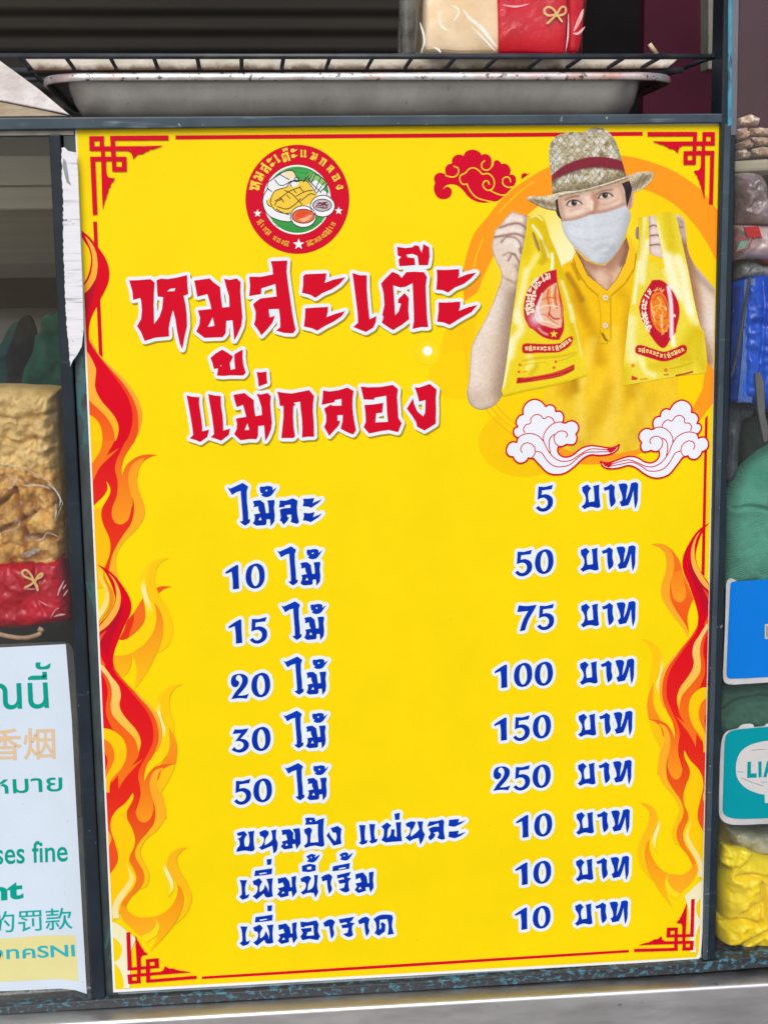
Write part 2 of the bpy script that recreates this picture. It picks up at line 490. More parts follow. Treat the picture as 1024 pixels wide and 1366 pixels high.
def scratch(m, col, thr=0.66):
    nt, lk = m.node_tree.nodes, m.node_tree.links; b_ = nt['Principled BSDF']; src_ = b_.inputs['Base Color'].links[0].from_socket
    mp_ = nt.new('ShaderNodeMapping'); mp_.inputs['Rotation'].default_value = (0, math.radians(28), 0); mp_.inputs['Scale'].default_value = (9, 60, 130)
    tc_ = nt.new('ShaderNodeTexCoord'); lk.new(tc_.outputs['Object'], mp_.inputs[0])
    s1 = noise_tex(nt, lk, mp_.outputs[0], 1.6, 3, .6); s2 = noise_tex(nt, lk, tc_.outputs['Object'], 11, 4, .6)
    mu_ = nt.new('ShaderNodeMath'); mu_.operation = 'MULTIPLY'; lk.new(fmap(nt, lk, s1, thr-.06, thr+.05), mu_.inputs[0]); lk.new(fmap(nt, lk, s2, .48, .62), mu_.inputs[1])
    lk.new(mixc(nt, lk, mu_.outputs[0], src_, col), b_.inputs['Base Color'])
scratch(PAINTL, (0.15,0.20,0.235)); scratch(PAINT0, (0.05,0.07,0.085), .70)
STRIP = chipped('glazing strip', (0.022,0.034,0.038), (0.022,0.085,0.09), 34, 0.57, (1,1,0.25))
TEAL = chipped('teal paint', (0.030,0.20,0.29), (0.014,0.05,0.085), 60, 0.58, (1,1,.3), 0.35)
SEAL = noisy('cream sealant', (0.22,0.21,0.18), (0.38,0.36,0.32), 30, 0.7, 80, 0.3)
def steel(name, c0, c1, rough, stretch, scale=8, spots=None):
    m, nt, lk, b = new_mat(name)
    co = obj_coord(nt, lk, stretch)
    f = noise_tex(nt, lk, co, scale, 6, 0.7)
    col = ramp(nt, lk, f, [(0.3, c0), (0.7, c1)])
    if spots:
        s = noise_tex(nt, lk, obj_coord(nt, lk), spots[0], 4, 0.65)
        col = mixc(nt, lk, fmap(nt, lk, s, spots[1], spots[1]+0.06, 0, spots[3]), col, spots[2])
    lk.new(col, b.inputs['Base Color']); b.inputs['Metallic'].default_value = 1.0
    lk.new(fmap(nt, lk, f, 0.3, 0.7, rough-0.08, rough+0.12), b.inputs['Roughness'])
    bump(nt, lk, b, noise_tex(nt, lk, co, scale*8, 3), 0.08, 0.0005)
    return m
STEEL = steel('counter steel', (0.47,0.465,0.47), (0.55,0.55,0.565), 0.42, (1.2,3,5), 9, (60, 0.68, (0.20,0.17,0.15), 0.6))
TRAYM = steel('tray steel', (0.40,0.385,0.355), (0.56,0.54,0.505), 0.40, (1,1,0.5), 22, (230, 0.62, (0.12,0.105,0.09), 0.32))
def rimmat():
    m, nt, lk, b = new_mat('stained tray rim')
    co = obj_coord(nt, lk)
    f = noise_tex(nt, lk, co, 60, 5, 0.7); g = noise_tex(nt, lk, co, 9, 3)
    col = ramp(nt, lk, f, [(0.35, (0.38,0.37,0.36)), (0.6, (0.56,0.56,0.57))])
    r1 = fmap(nt, lk, g, 0.47, 0.60, 0, 0.8)
    col = mixc(nt, lk, r1, col, (0.50,0.20,0.14))
    s = noise_tex(nt, lk, co, 170, 2); col = mixc(nt, lk, fmap(nt, lk, s, 0.60, 0.66, 0, .85), col, (0.05,0.03,0.025))
    lk.new(col, b.inputs['Base Color']); b.inputs['Metallic'].default_value = 0.55; b.inputs['Roughness'].default_value = 0.4
    return m
TRAYM.node_tree.nodes['Principled BSDF'].inputs['Metallic'].default_value = 0.55
RIM = rimmat()
DARKM = noisy('dark rack metal', (0.012,0.015,0.02), (0.035,0.04,0.05), 40, 0.42, 120, 0.3, 0.0006)
GLASS = glass_like('window glass', (0.975,0.988,0.982), 0.02, 0.55, 0.015)
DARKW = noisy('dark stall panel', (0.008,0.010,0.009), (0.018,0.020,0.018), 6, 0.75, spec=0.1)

stall = thing('food_stall', 'glass fronted street food stall with slate blue frame posts and a steel counter edge', 'food stall')
YF_ = -0.006
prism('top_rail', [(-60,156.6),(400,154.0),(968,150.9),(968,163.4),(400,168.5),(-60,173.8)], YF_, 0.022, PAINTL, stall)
prism('sealant_strip', [(-60,174.4),(99,173.2),(99,179.6),(-60,180.9)], 0.0002, 0.004, SEAL, stall, 0.0005)
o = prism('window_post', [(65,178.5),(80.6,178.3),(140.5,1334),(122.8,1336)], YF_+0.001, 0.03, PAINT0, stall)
prism('glazing_strip', [(84,180.3),(104,179.9),(158,1329.5),(140.9,1331)], 0.0008, 0.010, STRIP, stall, 0.0008)
prism('bottom_rail', [(-60,1347),(0,1344),(140,1333.6),(560,1310),(938,1283.6),(1024,1275),(1100,1268),(1100,1286),(1024,1291),(938,1298),(560,1322.3),(140,1346),(0,1354.8),(-60,1358)], YF_-0.0015, 0.03, CHIP, stall)
prism('glass_glare', [(140,1318),(560,1297),(938,1273),(938,1287),(560,1313),(142,1336)], 0.0014, 0.004, noisy('grey glass reflection',(0.10,0.13,0.145),(0.27,0.31,0.33),14,0.4,90,.3,stretch=(1,1,3)), stall, 0.0005)  # colour stands for the glass reflection in the gap below the poster
# right post: dark body with a lighter raised face on its left
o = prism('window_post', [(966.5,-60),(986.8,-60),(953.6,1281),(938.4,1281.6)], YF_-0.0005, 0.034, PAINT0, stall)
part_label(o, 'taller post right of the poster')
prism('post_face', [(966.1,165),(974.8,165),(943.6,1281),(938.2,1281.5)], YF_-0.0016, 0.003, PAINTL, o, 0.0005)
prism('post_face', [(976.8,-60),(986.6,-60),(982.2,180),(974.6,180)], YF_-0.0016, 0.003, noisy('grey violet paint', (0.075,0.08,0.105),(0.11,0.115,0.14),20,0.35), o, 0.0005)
prism('paint_strip', [(971.4,-60),(976.6,-60),(975.8,166),(970.6,169)], YF_-0.0022, 0.003, TEAL, o, 0.0005)
gls = [prism('glass_pane', [(-120,181),(66,180),(124,1334),(-120,1340)], 0.006, 0.004, GLASS, stall, 0),
       prism('glass_pane', [(104,172),(962,166),(936,1286),(157,1328)], 0.004, 0.004, GLASS, stall, 0),
       prism('glass_pane', [(988,-60),(1180,-60),(1180,1272),(955,1281)], 0.006, 0.004, GLASS, stall, 0)]
# stainless counter edge: a shallow shelf and a rounded lip that runs under the whole front
zt = p1(560,1322.8,YF_-0.0015)[2]
yl = atz([(560,1339)], zt)[0][1]
def counter():
    # profile in (y, z), swept along x; the top runs from under the rail to the lip
    pr = [(0.06,zt)]
    pr += [(yl+0.004, zt)]
    for k in range(7):
        a = math.pi/2*k/6; pr.append((yl+0.004-0.004*math.sin(a), zt-0.004+0.004*math.cos(a)))
    pr += [(yl, zt-0.05),(yl+0.004,zt-0.2),(0.06,zt-0.2)]
    xs = np.linspace(-0.55, 0.62, 24); n = len(pr)
    v = [(x, y, z) for x in xs for y, z in pr]; f = []
    for i in range(len(xs)-1):
        for k in range(n): f.append((i*n+k, i*n+(k+1) % n, (i+1)*n+(k+1) % n, (i+1)*n+k))
    f += [tuple(range(n)), tuple(range((len(xs)-1)*n, len(xs)*n))[::-1]]
    return solid('counter_edge', v, f, STEEL, stall)
o = counter()
for pl in o.data.polygons: pl.use_smooth = True
o.data.set_sharp_from_angle(angle=math.radians(35)) if hasattr(o.data,'set_sharp_from_angle') else None
# dim inside: floor, back, side wall and shelf
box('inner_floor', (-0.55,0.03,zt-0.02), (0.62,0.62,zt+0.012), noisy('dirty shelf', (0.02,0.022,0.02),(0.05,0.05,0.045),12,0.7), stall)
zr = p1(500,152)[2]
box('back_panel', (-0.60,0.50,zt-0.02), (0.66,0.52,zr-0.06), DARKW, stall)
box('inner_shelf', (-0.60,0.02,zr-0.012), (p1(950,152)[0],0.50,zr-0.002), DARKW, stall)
sl = noisy('beige reflection band', (0.46,0.45,0.40), (0.58,0.565,0.51), 10, 0.6, stretch=(.3,1,6), spec=.1)
for a_, b_ in (((208,246)),((250,277))):
    q = at([(-90,a_),(82,a_),(82,b_),(-90,b_)], 0.30)
    box('reflection_band', (q[0][0],0.30,q[2][2]), (q[1][0],0.34,q[0][2]), sl, stall)  # bands reflected in the left glass, built as solid boards behind it
q = at([(-90,205),(82,205),(82,520),(-90,520)],0.36)
box('side_panel', (q[0][0],0.36,q[2][2]), (q[1][0]+0.03,0.37,q[0][2]+.02), noisy('grey inner panel',(0.075,0.076,0.070),(0.14,0.14,0.128),5,0.6,stretch=(.3,1,14)), stall)

# ------------------------------------------------------------------ shutter and boards behind
sh_ = noisy('dark shutter metal', (0.012,0.011,0.009), (0.018,0.016,0.013), 7, 0.7, stretch=(.4,1,2), spec=0.08)
def shutter():
    v = []; f = []
    z0 = p1(300,175,0.62)[2]; z1 = p1(300,-260,0.62)[2]
    xs = (-0.75, 0.22); pitch = 0.025; n = int((z1-z0)/pitch*8); 
    for i in range(n+1):
        z = z0+(z1-z0)*i/n; y = 0.62-0.0032*math.sin(2*math.pi*(z-z0)/pitch)
        for x in xs: v.append((x, y, z))
    for i in range(n): f.append((2*i,2*i+1,2*i+3,2*i+2))
    b0 = len(v)
    for z in (z0,z1):
        for x in xs: v.append((x,0.635,z))
    f += [(b0,b0+1,b0+3,b0+2)]
    return mesh_obj('roller_shutter', v, f, sh_, None, True)
tag(shutter(), 'dark brown corrugated roller shutter behind the top shelf', 'shutter')
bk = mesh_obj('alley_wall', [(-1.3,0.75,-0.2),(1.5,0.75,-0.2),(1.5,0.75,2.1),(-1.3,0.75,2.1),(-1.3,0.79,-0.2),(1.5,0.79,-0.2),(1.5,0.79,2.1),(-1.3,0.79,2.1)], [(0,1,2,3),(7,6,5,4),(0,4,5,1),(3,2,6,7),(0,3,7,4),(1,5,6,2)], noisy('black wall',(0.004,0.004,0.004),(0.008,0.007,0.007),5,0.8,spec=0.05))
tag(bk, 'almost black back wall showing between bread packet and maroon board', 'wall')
MAR = noisy('maroon board', (0.030,0.0025,0.009), (0.042,0.004,0.014), 8, 0.6, spec=0.12)
q = at([(862,-180),(1180,-180),(1180,180),(862,180)],0.42)
mb = box('maroon_board', (q[0][0],0.42,q[2][2]), (q[1][0],0.44,q[0][2]), MAR)
tag(mb, 'dark maroon board at the upper right behind the rack and side glass', 'board')
OLV = noisy('olive post paint', (0.085,0.08,0.06),(0.15,0.14,0.115),40,0.7,90,.4)
tag(prism('olive_post', [(944.5,-80),(965,-80),(964,92),(944.5,92)], 0.30, 0.03, OLV), 'dull olive upright at the right edge of the maroon board', 'post')

# ------------------------------------------------------------------ wire rack with a liner, above the tray
rack = thing('wire_rack', 'black wire rack with burnt rods spanning the top of the stall', 'rack')
YR = 0.020
ends = at([(-70,74.2),(955,75.0)], YR)
zrk = ends[:,2].mean(); RDEP = 0.17
tube('front_rod', [ends[0],(ends[0]*.5+ends[1]*.5),ends[1]], 0.0027, DARKM, rack)
xe = ends[1][0]
tube('side_rod', [tuple(ends[1]), (xe-0.004,YR+0.02,ends[1][2]), (xe-0.012,YR+RDEP,ends[1][2])], 0.0022, DARKM, rack)
tube('back_rod', [(ends[0][0],YR+RDEP,ends[0][2]),(xe-0.012,YR+RDEP,ends[1][2])], 0.0022, DARKM, rack)
tube('back_rod', [(ends[0][0],YR+0.068,ends[0][2]-.004),(xe-0.012,YR+0.068,ends[1][2]-.004)], 0.0030, DARKM, rack)
for xw in (-32,25,88,147,205,263,322,378,440,497,549.5,607,662,722,774.5,832,879):
    a = p1(xw,75.5,YR)
    tube('wire', [a+np.array([0,0,-.0006]), a+np.array([0,RDEP*.5,-0.0020]), a+np.array([0,RDEP,-.0018])], 0.0020, DARKM, rack, 6)
CARD = noisy('scorched cardboard', (0.40,0.37,0.30), (0.58,0.55,0.48), 22, 0.85, 60, .2)
nt = CARD.node_tree.nodes; lk = CARD.node_tree.links; b = nt['Principled BSDF']
src = b.inputs['Base Color'].links[0].from_socket
tc = nt.new('ShaderNodeTexCoord'); sx = nt.new('ShaderNodeSeparateXYZ'); lk.new(tc.outputs['Object'], sx.inputs[0])
nz = noise_tex(nt, lk, tc.outputs['Object'], 55, 5, .7)
ad = nt.new('ShaderNodeMath'); ad.operation = 'MULTIPLY_ADD'; ad.inputs[1].default_value = -0.014; lk.new(nz, ad.inputs[0]); lk.new(sx.outputs['Z'], ad.inputs[2])
lk.new(mixc(nt, lk, fmap(nt, lk, ad.outputs[0], p1(470,91,YR+.062)[2]-0.007, p1(470,83.5,YR+.062)[2]-0.007, 1.0, 0.0), src, (0.10,0.055,0.03)), b.inputs['Base Color'])
CARD.node_tree.nodes  # scorched along its lower edge
liner = prism('cardboard_strip', [(33,77.2),(905,77.2),(890,90.5),(860,91.5),(46,93.5)], YR+0.062, 0.004, CARD, None, 0.0006)
tag(liner, 'long cream cardboard strip with scorched lower edge wedged under the wire rack', 'cardboard')

# ------------------------------------------------------------------ steel tray
tray = thing('steel_tray', 'wide steel food tray with a stained rolled rim standing behind the top rail', 'tray')
def rr(x0, x1, y0, y1, r, n=10):
    out = []
    for cx_, cy_, a0_ in ((x1-r,y0+r,-90),(x1-r,y1-r,0),(x0+r,y1-r,90),(x0+r,y0+r,180)):
        for k in range(n+1):
            a = math.radians(a0_+90*k/n); out.append((cx_+r*math.cos(a), cy_+r*math.sin(a)))
    return np.array(out)
YT = 0.026
tl, tr_ = p1(56,101,YT+.03), p1(897,101,YT+.03)
zrim = p1(470,96.5,YT)[2]; zlip = p1(470,107.3,YT)[2]; zbot = p1(470,158,YT+.02)[2]
bl, br = p1(88,112,YT+.02), p1(859,112,YT+.02)
bl2, br2 = p1(105,150,YT+.03), p1(846,150,YT+.03)
def loft(name, rings, mat, parent, cap=True):
    v = []; f = []; n = len(rings[0][0])
    for xy, z in rings: v += [(x, y, z) for x, y in xy]
    for i in range(len(rings)-1):
        for k in range(n): f.append((i*n+k, i*n+(k+1) % n, (i+1)*n+(k+1) % n, (i+1)*n+k))
    if cap: f.append(tuple(range((len(rings)-1)*n, len(rings)*n)))
    return mesh_obj(name, v, f, mat, parent, True)
D_ = 0.30
def body_ring(t, grow_=0.0):
    x0 = bl[0]*(1-t)+bl2[0]*t; x1 = br[0]*(1-t)+br2[0]*t
    return rr(x0-grow_, x1+grow_, YT+0.010+0.010*t-grow_, YT+D_-0.01*t+grow_, 0.035)
loft('pan', [(body_ring(0),zrim-.001),(body_ring(0),zlip-0.002),(body_ring(.5),zlip*.5+zbot*.5),(body_ring(1),zbot+.008),(body_ring(1.15,-.006),zbot)], TRAYM, tray)
Ro = lambda g: rr(tl[0]-g, tr_[0]+g, YT-g, YT+D_+0.012+g, 0.045+g)
loft('rim', [(body_ring(0,-.0005),zrim-.0012),(body_ring(0,.001),zrim),(Ro(-0.0015),zrim+.0004),(Ro(0),zrim-.0012),(Ro(0.0006),zlip+.0012),(Ro(-.001),zlip),(Ro(-.003),zlip+.0008)], RIM, tray, False)

# ------------------------------------------------------------------ bread packet on the rack
BREAD = noisy('pale bread', (0.72,0.54,0.32), (0.86,0.72,0.52), 18, 0.7, 60, 0.35, 0.002, spec=.15)
REDP = noisy('glossy red print', (0.46,0.002,0.012), (0.60,0.003,0.020), 14, 0.25, 30, 0.25, 0.004, spec=.35)
GOLD = noisy('gold print', (0.62,0.38,0.12), (0.75,0.52,0.2), 30, 0.4)
FILM = glass_like('crinkled clear film', (0.99,0.99,0.99), 0.10, 0.38, 0.004, 1.0, 34, (0.8,0.8,0.8))
def rbox(name, q, Y, d, mat, parent, bev=0.006, sub=2, amp=0.0, seed=0):
    o = prism(name, q, Y, d, mat, parent, bev, 3)
    if amp:
        bm = bmesh.new(); bm.from_mesh(o.data)
        bmesh.ops.subdivide_edges(bm, edges=list(bm.edges), cuts=6, use_grid_fill=True)
        for v in bm.verts:
            n_ = mnoise.noise_vector(v.co*26+Vector((seed,seed*2,0)))
            v.co += n_*amp
        bm.to_mesh(o.data); bm.free()
        o.data.polygons.foreach_set('use_smooth', [True]*len(o.data.polygons))
    return o
def bow(name, mat, parent, ls, w, Y, view=None, dep=0.0006):
    lp = grow([], 0, 6, 0.05, lines=[(l, w) for l in ls])
    P, fs = fill2d(lp); X = at(P, Y); n = len(P)
    Xb = X.copy(); Xb[:,1] += dep
    ed = {}
    for f in fs:
        for i in range(len(f)):
            e = (f[i], f[(i+1) % len(f)]); ed[e] = 1
    f2 = list(fs)+[tuple(i+n for i in reversed(f)) for f in fs]+[(b_, a_, a_+n, b_+n) for a_, b_ in ed if (b_, a_) not in ed]
    return mesh_obj(name, np.concatenate([X, Xb]), f2, mat, parent)
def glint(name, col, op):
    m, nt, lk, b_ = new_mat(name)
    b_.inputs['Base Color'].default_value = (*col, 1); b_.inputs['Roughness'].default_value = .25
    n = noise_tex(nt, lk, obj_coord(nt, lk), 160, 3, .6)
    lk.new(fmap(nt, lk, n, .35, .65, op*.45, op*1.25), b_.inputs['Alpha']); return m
EDGE = glint('film edge and glint white', (0.82,0.80,0.77), .62); PINK_GLINT = glint('pink gloss glint', (0.85,0.55,0.57), .55)  # film edge colour, also used to draw highlights as translucent strips
def taper(name, mat, parent, l, w, Y, dep=0.0003):
    n = len(l); t = np.gradient(l, axis=0); t /= np.linalg.norm(t, axis=1)[:,None]+1e-9
    nr = np.stack([-t[:,1], t[:,0]], 1); wd = (w*0.5*np.sin(np.linspace(0.12, math.pi-.05, n))**.7)[:,None]
    P = np.concatenate([l+nr*wd, (l-nr*wd)[::-1]]); N2 = len(P)
    X = at(P, Y); Xb = X.copy(); Xb[:,1] += dep
    f = [(i, i+1, N2-2-i, N2-1-i) for i in range(n-1)]
    f2 = f+[tuple(i+N2 for i in reversed(q)) for q in f]+[(i, (i+1) % N2, (i+1) % N2+N2, i+N2) for i in range(N2)]
    return mesh_obj(name, np.concatenate([X, Xb]), f2, mat, parent)
pk = thing('bread_packet', 'film wrapped packet of pale bread with bright red end standing on the wire rack', 'bread')
VT = V(500,0,800)
rbox('bread_loaf', poly(VT,"235,-420 566,-420 572,242 232,242"), 0.062, 0.10, BREAD, pk, 0.006, 2, 0.003, 2)
rbox('red_band', poly(VT,"558,-420 886,-420 872,244 566,244"), 0.058, 0.105, REDP, pk, 0.004, 2, 0.0015, 4)
rbox('red_end', poly(VT,"884,-420 985,-420 940,244 870,244"), 0.066, 0.09, REDP, pk, 0.008, 2, 0.004, 6)
rbox('film_wrap', poly(VT,"195,-420 990,-420 952,246 205,246"), 0.050, 0.12, FILM, pk, 0.008, 2, 0.005, 9)
bow('ribbon_print', GOLD, pk, [line(VT,s) for s in ("825,62 790,68 770,50 785,30 810,38 828,65 850,95","828,62 850,30 868,35 862,60 828,70","826,66 805,85 785,102","800,92 785,104")], 2.6, 0.0545)
for s_, w_ in (("400,40 430,80 480,120 520,170 555,215",2.2),("290,40 300,110 330,140",1.4),("205,100 225,180 210,240",1.5),("340,20 380,45 355,100",1.2),("265,210 290,225 300,240",1.4),("440,120 500,180 548,232",1.2)): taper('crease_glint', EDGE, pk, line(VT,s_), w_*2.1, 0.0465)  # highlights on the wrap, built as thin pale strips
for s_, w_ in (("948,40 930,90 905,140",2.4),("955,120 925,150 900,150",1.6),("880,60 878,160 868,235",1.0),("580,20 640,28 700,16",1.0)): taper('gloss_glint', PINK_GLINT, pk, line(VT,s_), w_*2.1, 0.0465)  # gloss on the red end, drawn as pink strips
fs_ = rbox('film_flap', poly(VT,"122,-420 232,-420 204,244 128,244"), 0.085, 0.05, glass_like('dusty film',(0.75,0.73,0.68),0.2,1.5,0.45,0.6,14,(0.5,0.48,0.43)), pk, 0.006, 2, 0.004, 12)
st_ = tube('wooden_stick', at([(866,58),(876,72)],0.03), 0.0022, noisy('pale wood',(0.35,0.28,0.16),(0.5,0.42,0.26),40,0.6))
tag(st_, 'short pale stick leaning on the rack in front of the maroon board', 'stick')

# ------------------------------------------------------------------ white paper packet at the upper left
def crinkle(name, c0, c1, s, st, rough=0.75):
    return noisy(name, c0, c1, s, rough, s*2.2, st, 0.003, detail=8)
pp = thing('paper_packet', 'crinkled white paper packet with a tan underside resting on the top rail', 'paper')
rbox('wrapper', [(-60,40),(0,80.5),(50,117),(93,153),(60,146),(0,134),(-60,132)], 0.006, 0.09, crinkle('crinkled white paper',(0.46,0.42,0.405),(0.62,0.59,0.58),38,0.75), pp, 0.0015)
rbox('tan_lining', [(-60,133),(0,135),(60,147),(92,154.5),(-60,156)], 0.008, 0.085, noisy('tan paper',(0.26,0.20,0.135),(0.40,0.33,0.24),24,0.8,90,0.5,0.002,stretch=(1,1,2.5)), pp, 0.0008)

# ------------------------------------------------------------------ torn white paper strip on the glass
ts = []
r_ = random.Random(11)
def torn(pts, amp, step):
    out = []
    for a, b in zip(pts[:-1], pts[1:]):
        a, b = np.array(a,float), np.array(b,float); n = max(1,int(np.linalg.norm(b-a)/step))
        for k in range(n): out.append(a+(b-a)*k/n+np.array([r_.uniform(-amp,amp), r_.uniform(-amp,amp)*.4]))
    return out
lf = torn([(82,197),(82.5,225),(83,250),(84,262),(84.5,330),(88,420),(91,455),(93.5,489)], .7, 3)
rt = [(93.5,489),(97,481),(103,473),(109,462),(111.5,440),(110,380),(107,310),(104,230),(101.5,203),(96,202),(91,201),(86,196)]
ps = prism('paper_strip', np.array(lf+[np.array(q,float) for q in rt]), -0.0076, 0.0003, None, None, 0)
def stripmat():
    m, nt, lk, b = new_mat('torn label paper')
    co = obj_coord(nt, lk, (1,1,1)); w = noise_tex(nt, lk, obj_coord(nt, lk, (6,1,120)), 3, 3, .6)
    col = ramp(nt, lk, w, [(0.33,(0.32,0.33,0.36)),(0.42,(0.55,0.56,0.60)),(0.7,(0.60,0.61,0.64))])
    s = noise_tex(nt, lk, co, 70, 4, .6); col = mixc(nt, lk, fmap(nt, lk, s, .68, .72), col, (0.16,0.17,0.19))
    lk.new(col, b.inputs['Base Color']); b.inputs['Roughness'].default_value = .6
    bump(nt, lk, b, w, .4, .0006); return m
ps.data.materials.append(stripmat())
tag(ps, 'long torn white paper strip stuck along the left edge of the poster', 'paper strip')
tr2 = prism('torn_patch', np.array([(84,210),(88,215),(90,226),(92,240),(95,247),(89,243),(86,232),(83.6,222)],float), -0.0079, 0.0002, noisy('grey paper core',(0.12,0.13,0.14),(0.25,0.26,0.27),60,.8), ps, 0)

# ------------------------------------------------------------------ bread bag behind the left glass
bag = thing('bread_bag', 'large clear bag of golden bread rolls with a deep red band behind the left glass', 'bread')
VL = V(0,500,120,455)
GB = make_inkmat('baked crust', 0.30, 0.10)
b2 = GB.node_tree.nodes['Principled BSDF']; b2.inputs['Specular IOR Level'].default_value = 0.45
bump(GB.node_tree.nodes, GB.node_tree.links, b2, noise_tex(GB.node_tree.nodes, GB.node_tree.links, obj_coord(GB.node_tree.nodes, GB.node_tree.links), 95, 6, .65, 1.2), 0.75, 0.003)
def crust(P):
    c = np.tile(np.array([226,172,92.]), (len(P),1))
    n = vnoise(P, 14, 41)*.6+vnoise(P, 5, 42)*.4
    n2 = vnoise(P, 2.6, 44); c = c+(n-.5)[:,None]*np.array([84,84,76.])+(n2-.5)[:,None]*np.array([44,46,44.])
    t = sstep((640-P[:,1])/40)[:,None]; c = c*(1-t*.75)+np.array([216,186,126.])*t*.75+(vnoise(P*np.array([.5,1]), 7, 43)-.5)[:,None]*t*30
    return c.clip(0,255)
cre = [(line(VL,s), 2.8, 0.017) for s in ("95,560 120,640 135,710 148,790 155,890","0,775 60,745 130,715 190,680","0,640 60,600 95,560","150,800 220,790 300,800")]
cre += [(line(VL,s), 3.0, 0.005) for s in ("40,690 45,745","10,860 60,830 140,850","190,600 200,680 250,720","0,190 120,210 290,180","20,300 120,330 190,300 290,330","190,380 200,300")]
pillow('bread_rolls', trace(VL,"-200,70! -100,55 60,52 150,58 240,60 302,72! 306,250 318,400 330,600 335,800 330,960! -200,960!"), 0.062, 0.030, GB, bag, 1.8, 0.008, 0.016, 15, 0.09, 3, cre, False, crust)
REDB = noisy('deep red plastic', (0.42,0.001,0.014), (0.60,0.003,0.030), 20, 0.2, 28, 0.35, 0.004, spec=.35)
rb = pillow('red_band', trace(VL,"-200,935! 0,935 160,925 325,908! 340,990 358,1100 366,1235! 260,1255 120,1275 -10,1282 -200,1290!"), 0.045, 0.020, REDB, bag, 2.2, 0.004, 0.030, 22, 0.08, 8, [(line(VL,"190,950 195,1090 240,1180"),3,.003)], True)
bow('ribbon_print', GOLD, rb, [line(VL,s) for s in ("190,1085 165,1040 125,1020 112,1000 130,988 155,1010 175,1050","175,1052 190,1020 212,1005 210,1020 188,1032","170,1050 150,1065 128,1075","175,1050 188,1070 190,1090")], 2.7, 0.0205)
for s_, w_ in (("115,1082 150,1084 190,1083",.6),("195,1142 225,1160 250,1172",.6),("325,1040 300,1090 292,1120",1.2),("345,1085 320,1120",1.0),("270,1225 300,1215 330,1212",1.2),("255,1232 280,1190 300,1180",.7),("335,1060 318,1085",.8)): taper('gloss_glint', PINK_GLINT, rb, line(VL,s_), w_*2.1, 0.0195)  # highlights on the red band, laid on as pink strips
FILM2 = glass_like('bag film', (0.995,0.995,0.99), 0.06, 0.65, 0.004, 1.0, 44, (0.8,0.8,0.78))
pillow('plastic_film', trace(VL,"-200,455! 0,450 100,465 200,510 280,570 318,640 330,760 345,930! 200,930 -200,940!"), 0.040, 0.018, FILM2, bag, 3.0, 0.006, 0.022, 20, 0.01, 5, None, True)
tube('film_edge', at(line(VL,"-60,446 0,450 100,466 200,512 262,556 300,615 318,650"),0.026), 0.0005, EDGE, bag, 6)
tube('film_edge', at(line(VL,"318,650 300,690 285,720 275,690"),0.026), 0.0005, EDGE, bag, 6)
for s_, w_ in (("95,548 130,560 170,556 230,566 262,584",.8),("250,560 285,590 305,630 300,668",1.0),("175,838 215,830 240,800 300,822",.9),("20,540 50,575 75,540 95,505",.8),("280,650 284,700 276,722",.9),("0,800 40,790 60,778",.6)): taper('crease_glint', EDGE, bag, line(VL,s_), w_*2.1, 0.021)  # highlights along the bag film, laid on as white strips
pillow('film_fold', trace(VL,"95,925! 120,900 175,878 215,882 185,905 160,925!"), 0.030, 0.006, EDGE, bag, 2.0, 0.002, 0.01, 8, 0.004, 6, None, True)
cord = tube('twisted_cord', at(line(V(0,820,250,625),"-60,52 0,66 40,75 80,78 120,70 140,55 128,46"),0.028), 0.0024, noisy('tan cord',(0.30,0.17,0.10),(0.48,0.30,0.19),60,0.7,160,.5,0.001))
tag(cord, 'curled tan cord lying under the red band of the bread bag', 'cord')
GRN = noisy('dark green reflection', (0.006,0.040,0.027), (0.018,0.085,0.058), 20, 0.9, 60, 0.5, spec=.1)
VLU = V(0,150,120,443)
for nm, q, yy, mt, lab in (('folded_cloth', "100,1420! 118,1270 160,1180 172,1100! 200,1075 205,1020 240,990 262,1000 300,960! 420,950! 430,1420!", 0.17, GRN, 'dark green reflection of people, shaped behind the left glass beside the window post'),  # folded_cloth is a reflection in the glass, no cloth
        ('bundled_cloth', "-140,1420! -140,1180! -20,1160 30,1085! 62,1040 96,1030 120,1075! 175,1120 180,1420!", 0.20, noisy('dim teal reflection',(0.010,0.040,0.038),(0.030,0.075,0.070),14,.9,40,.4,spec=.1), 'dim teal reflection of people, shaped at the left edge above the bread bag'),  # bundled_cloth is a reflection in the glass, no cloth
        ('dark_bundle', "40,1170! 85,1050 105,1010 150,1000 178,1060! 190,1140 160,1240 170,1420! 30,1420!", 0.18, noisy('near black reflection',(0.006,0.006,0.007),(0.016,0.016,0.018),18,.9,40,.4,spec=.1), 'near black reflection of people, shaped between the two green ones on the left')):  # dark_bundle is a reflection in the glass, no bundle
    o = pillow(nm, trace(VLU, q), yy, 0.006, mt, None, 3, 0.016, 0.06, 40, 0.04, len(nm)); tag(o, lab, 'cloth')  # blurred reflections of people in the glass, built as soft shapes
q = at([(-90,372),(82,372),(82,410),(-90,410)],0.33)
box('reflection_band', (q[0][0],0.33,q[2][2]), (q[1][0]+.02,0.335,q[0][2]), DARKW, stall)  # dark zone of the glass reflections, built as a thin board

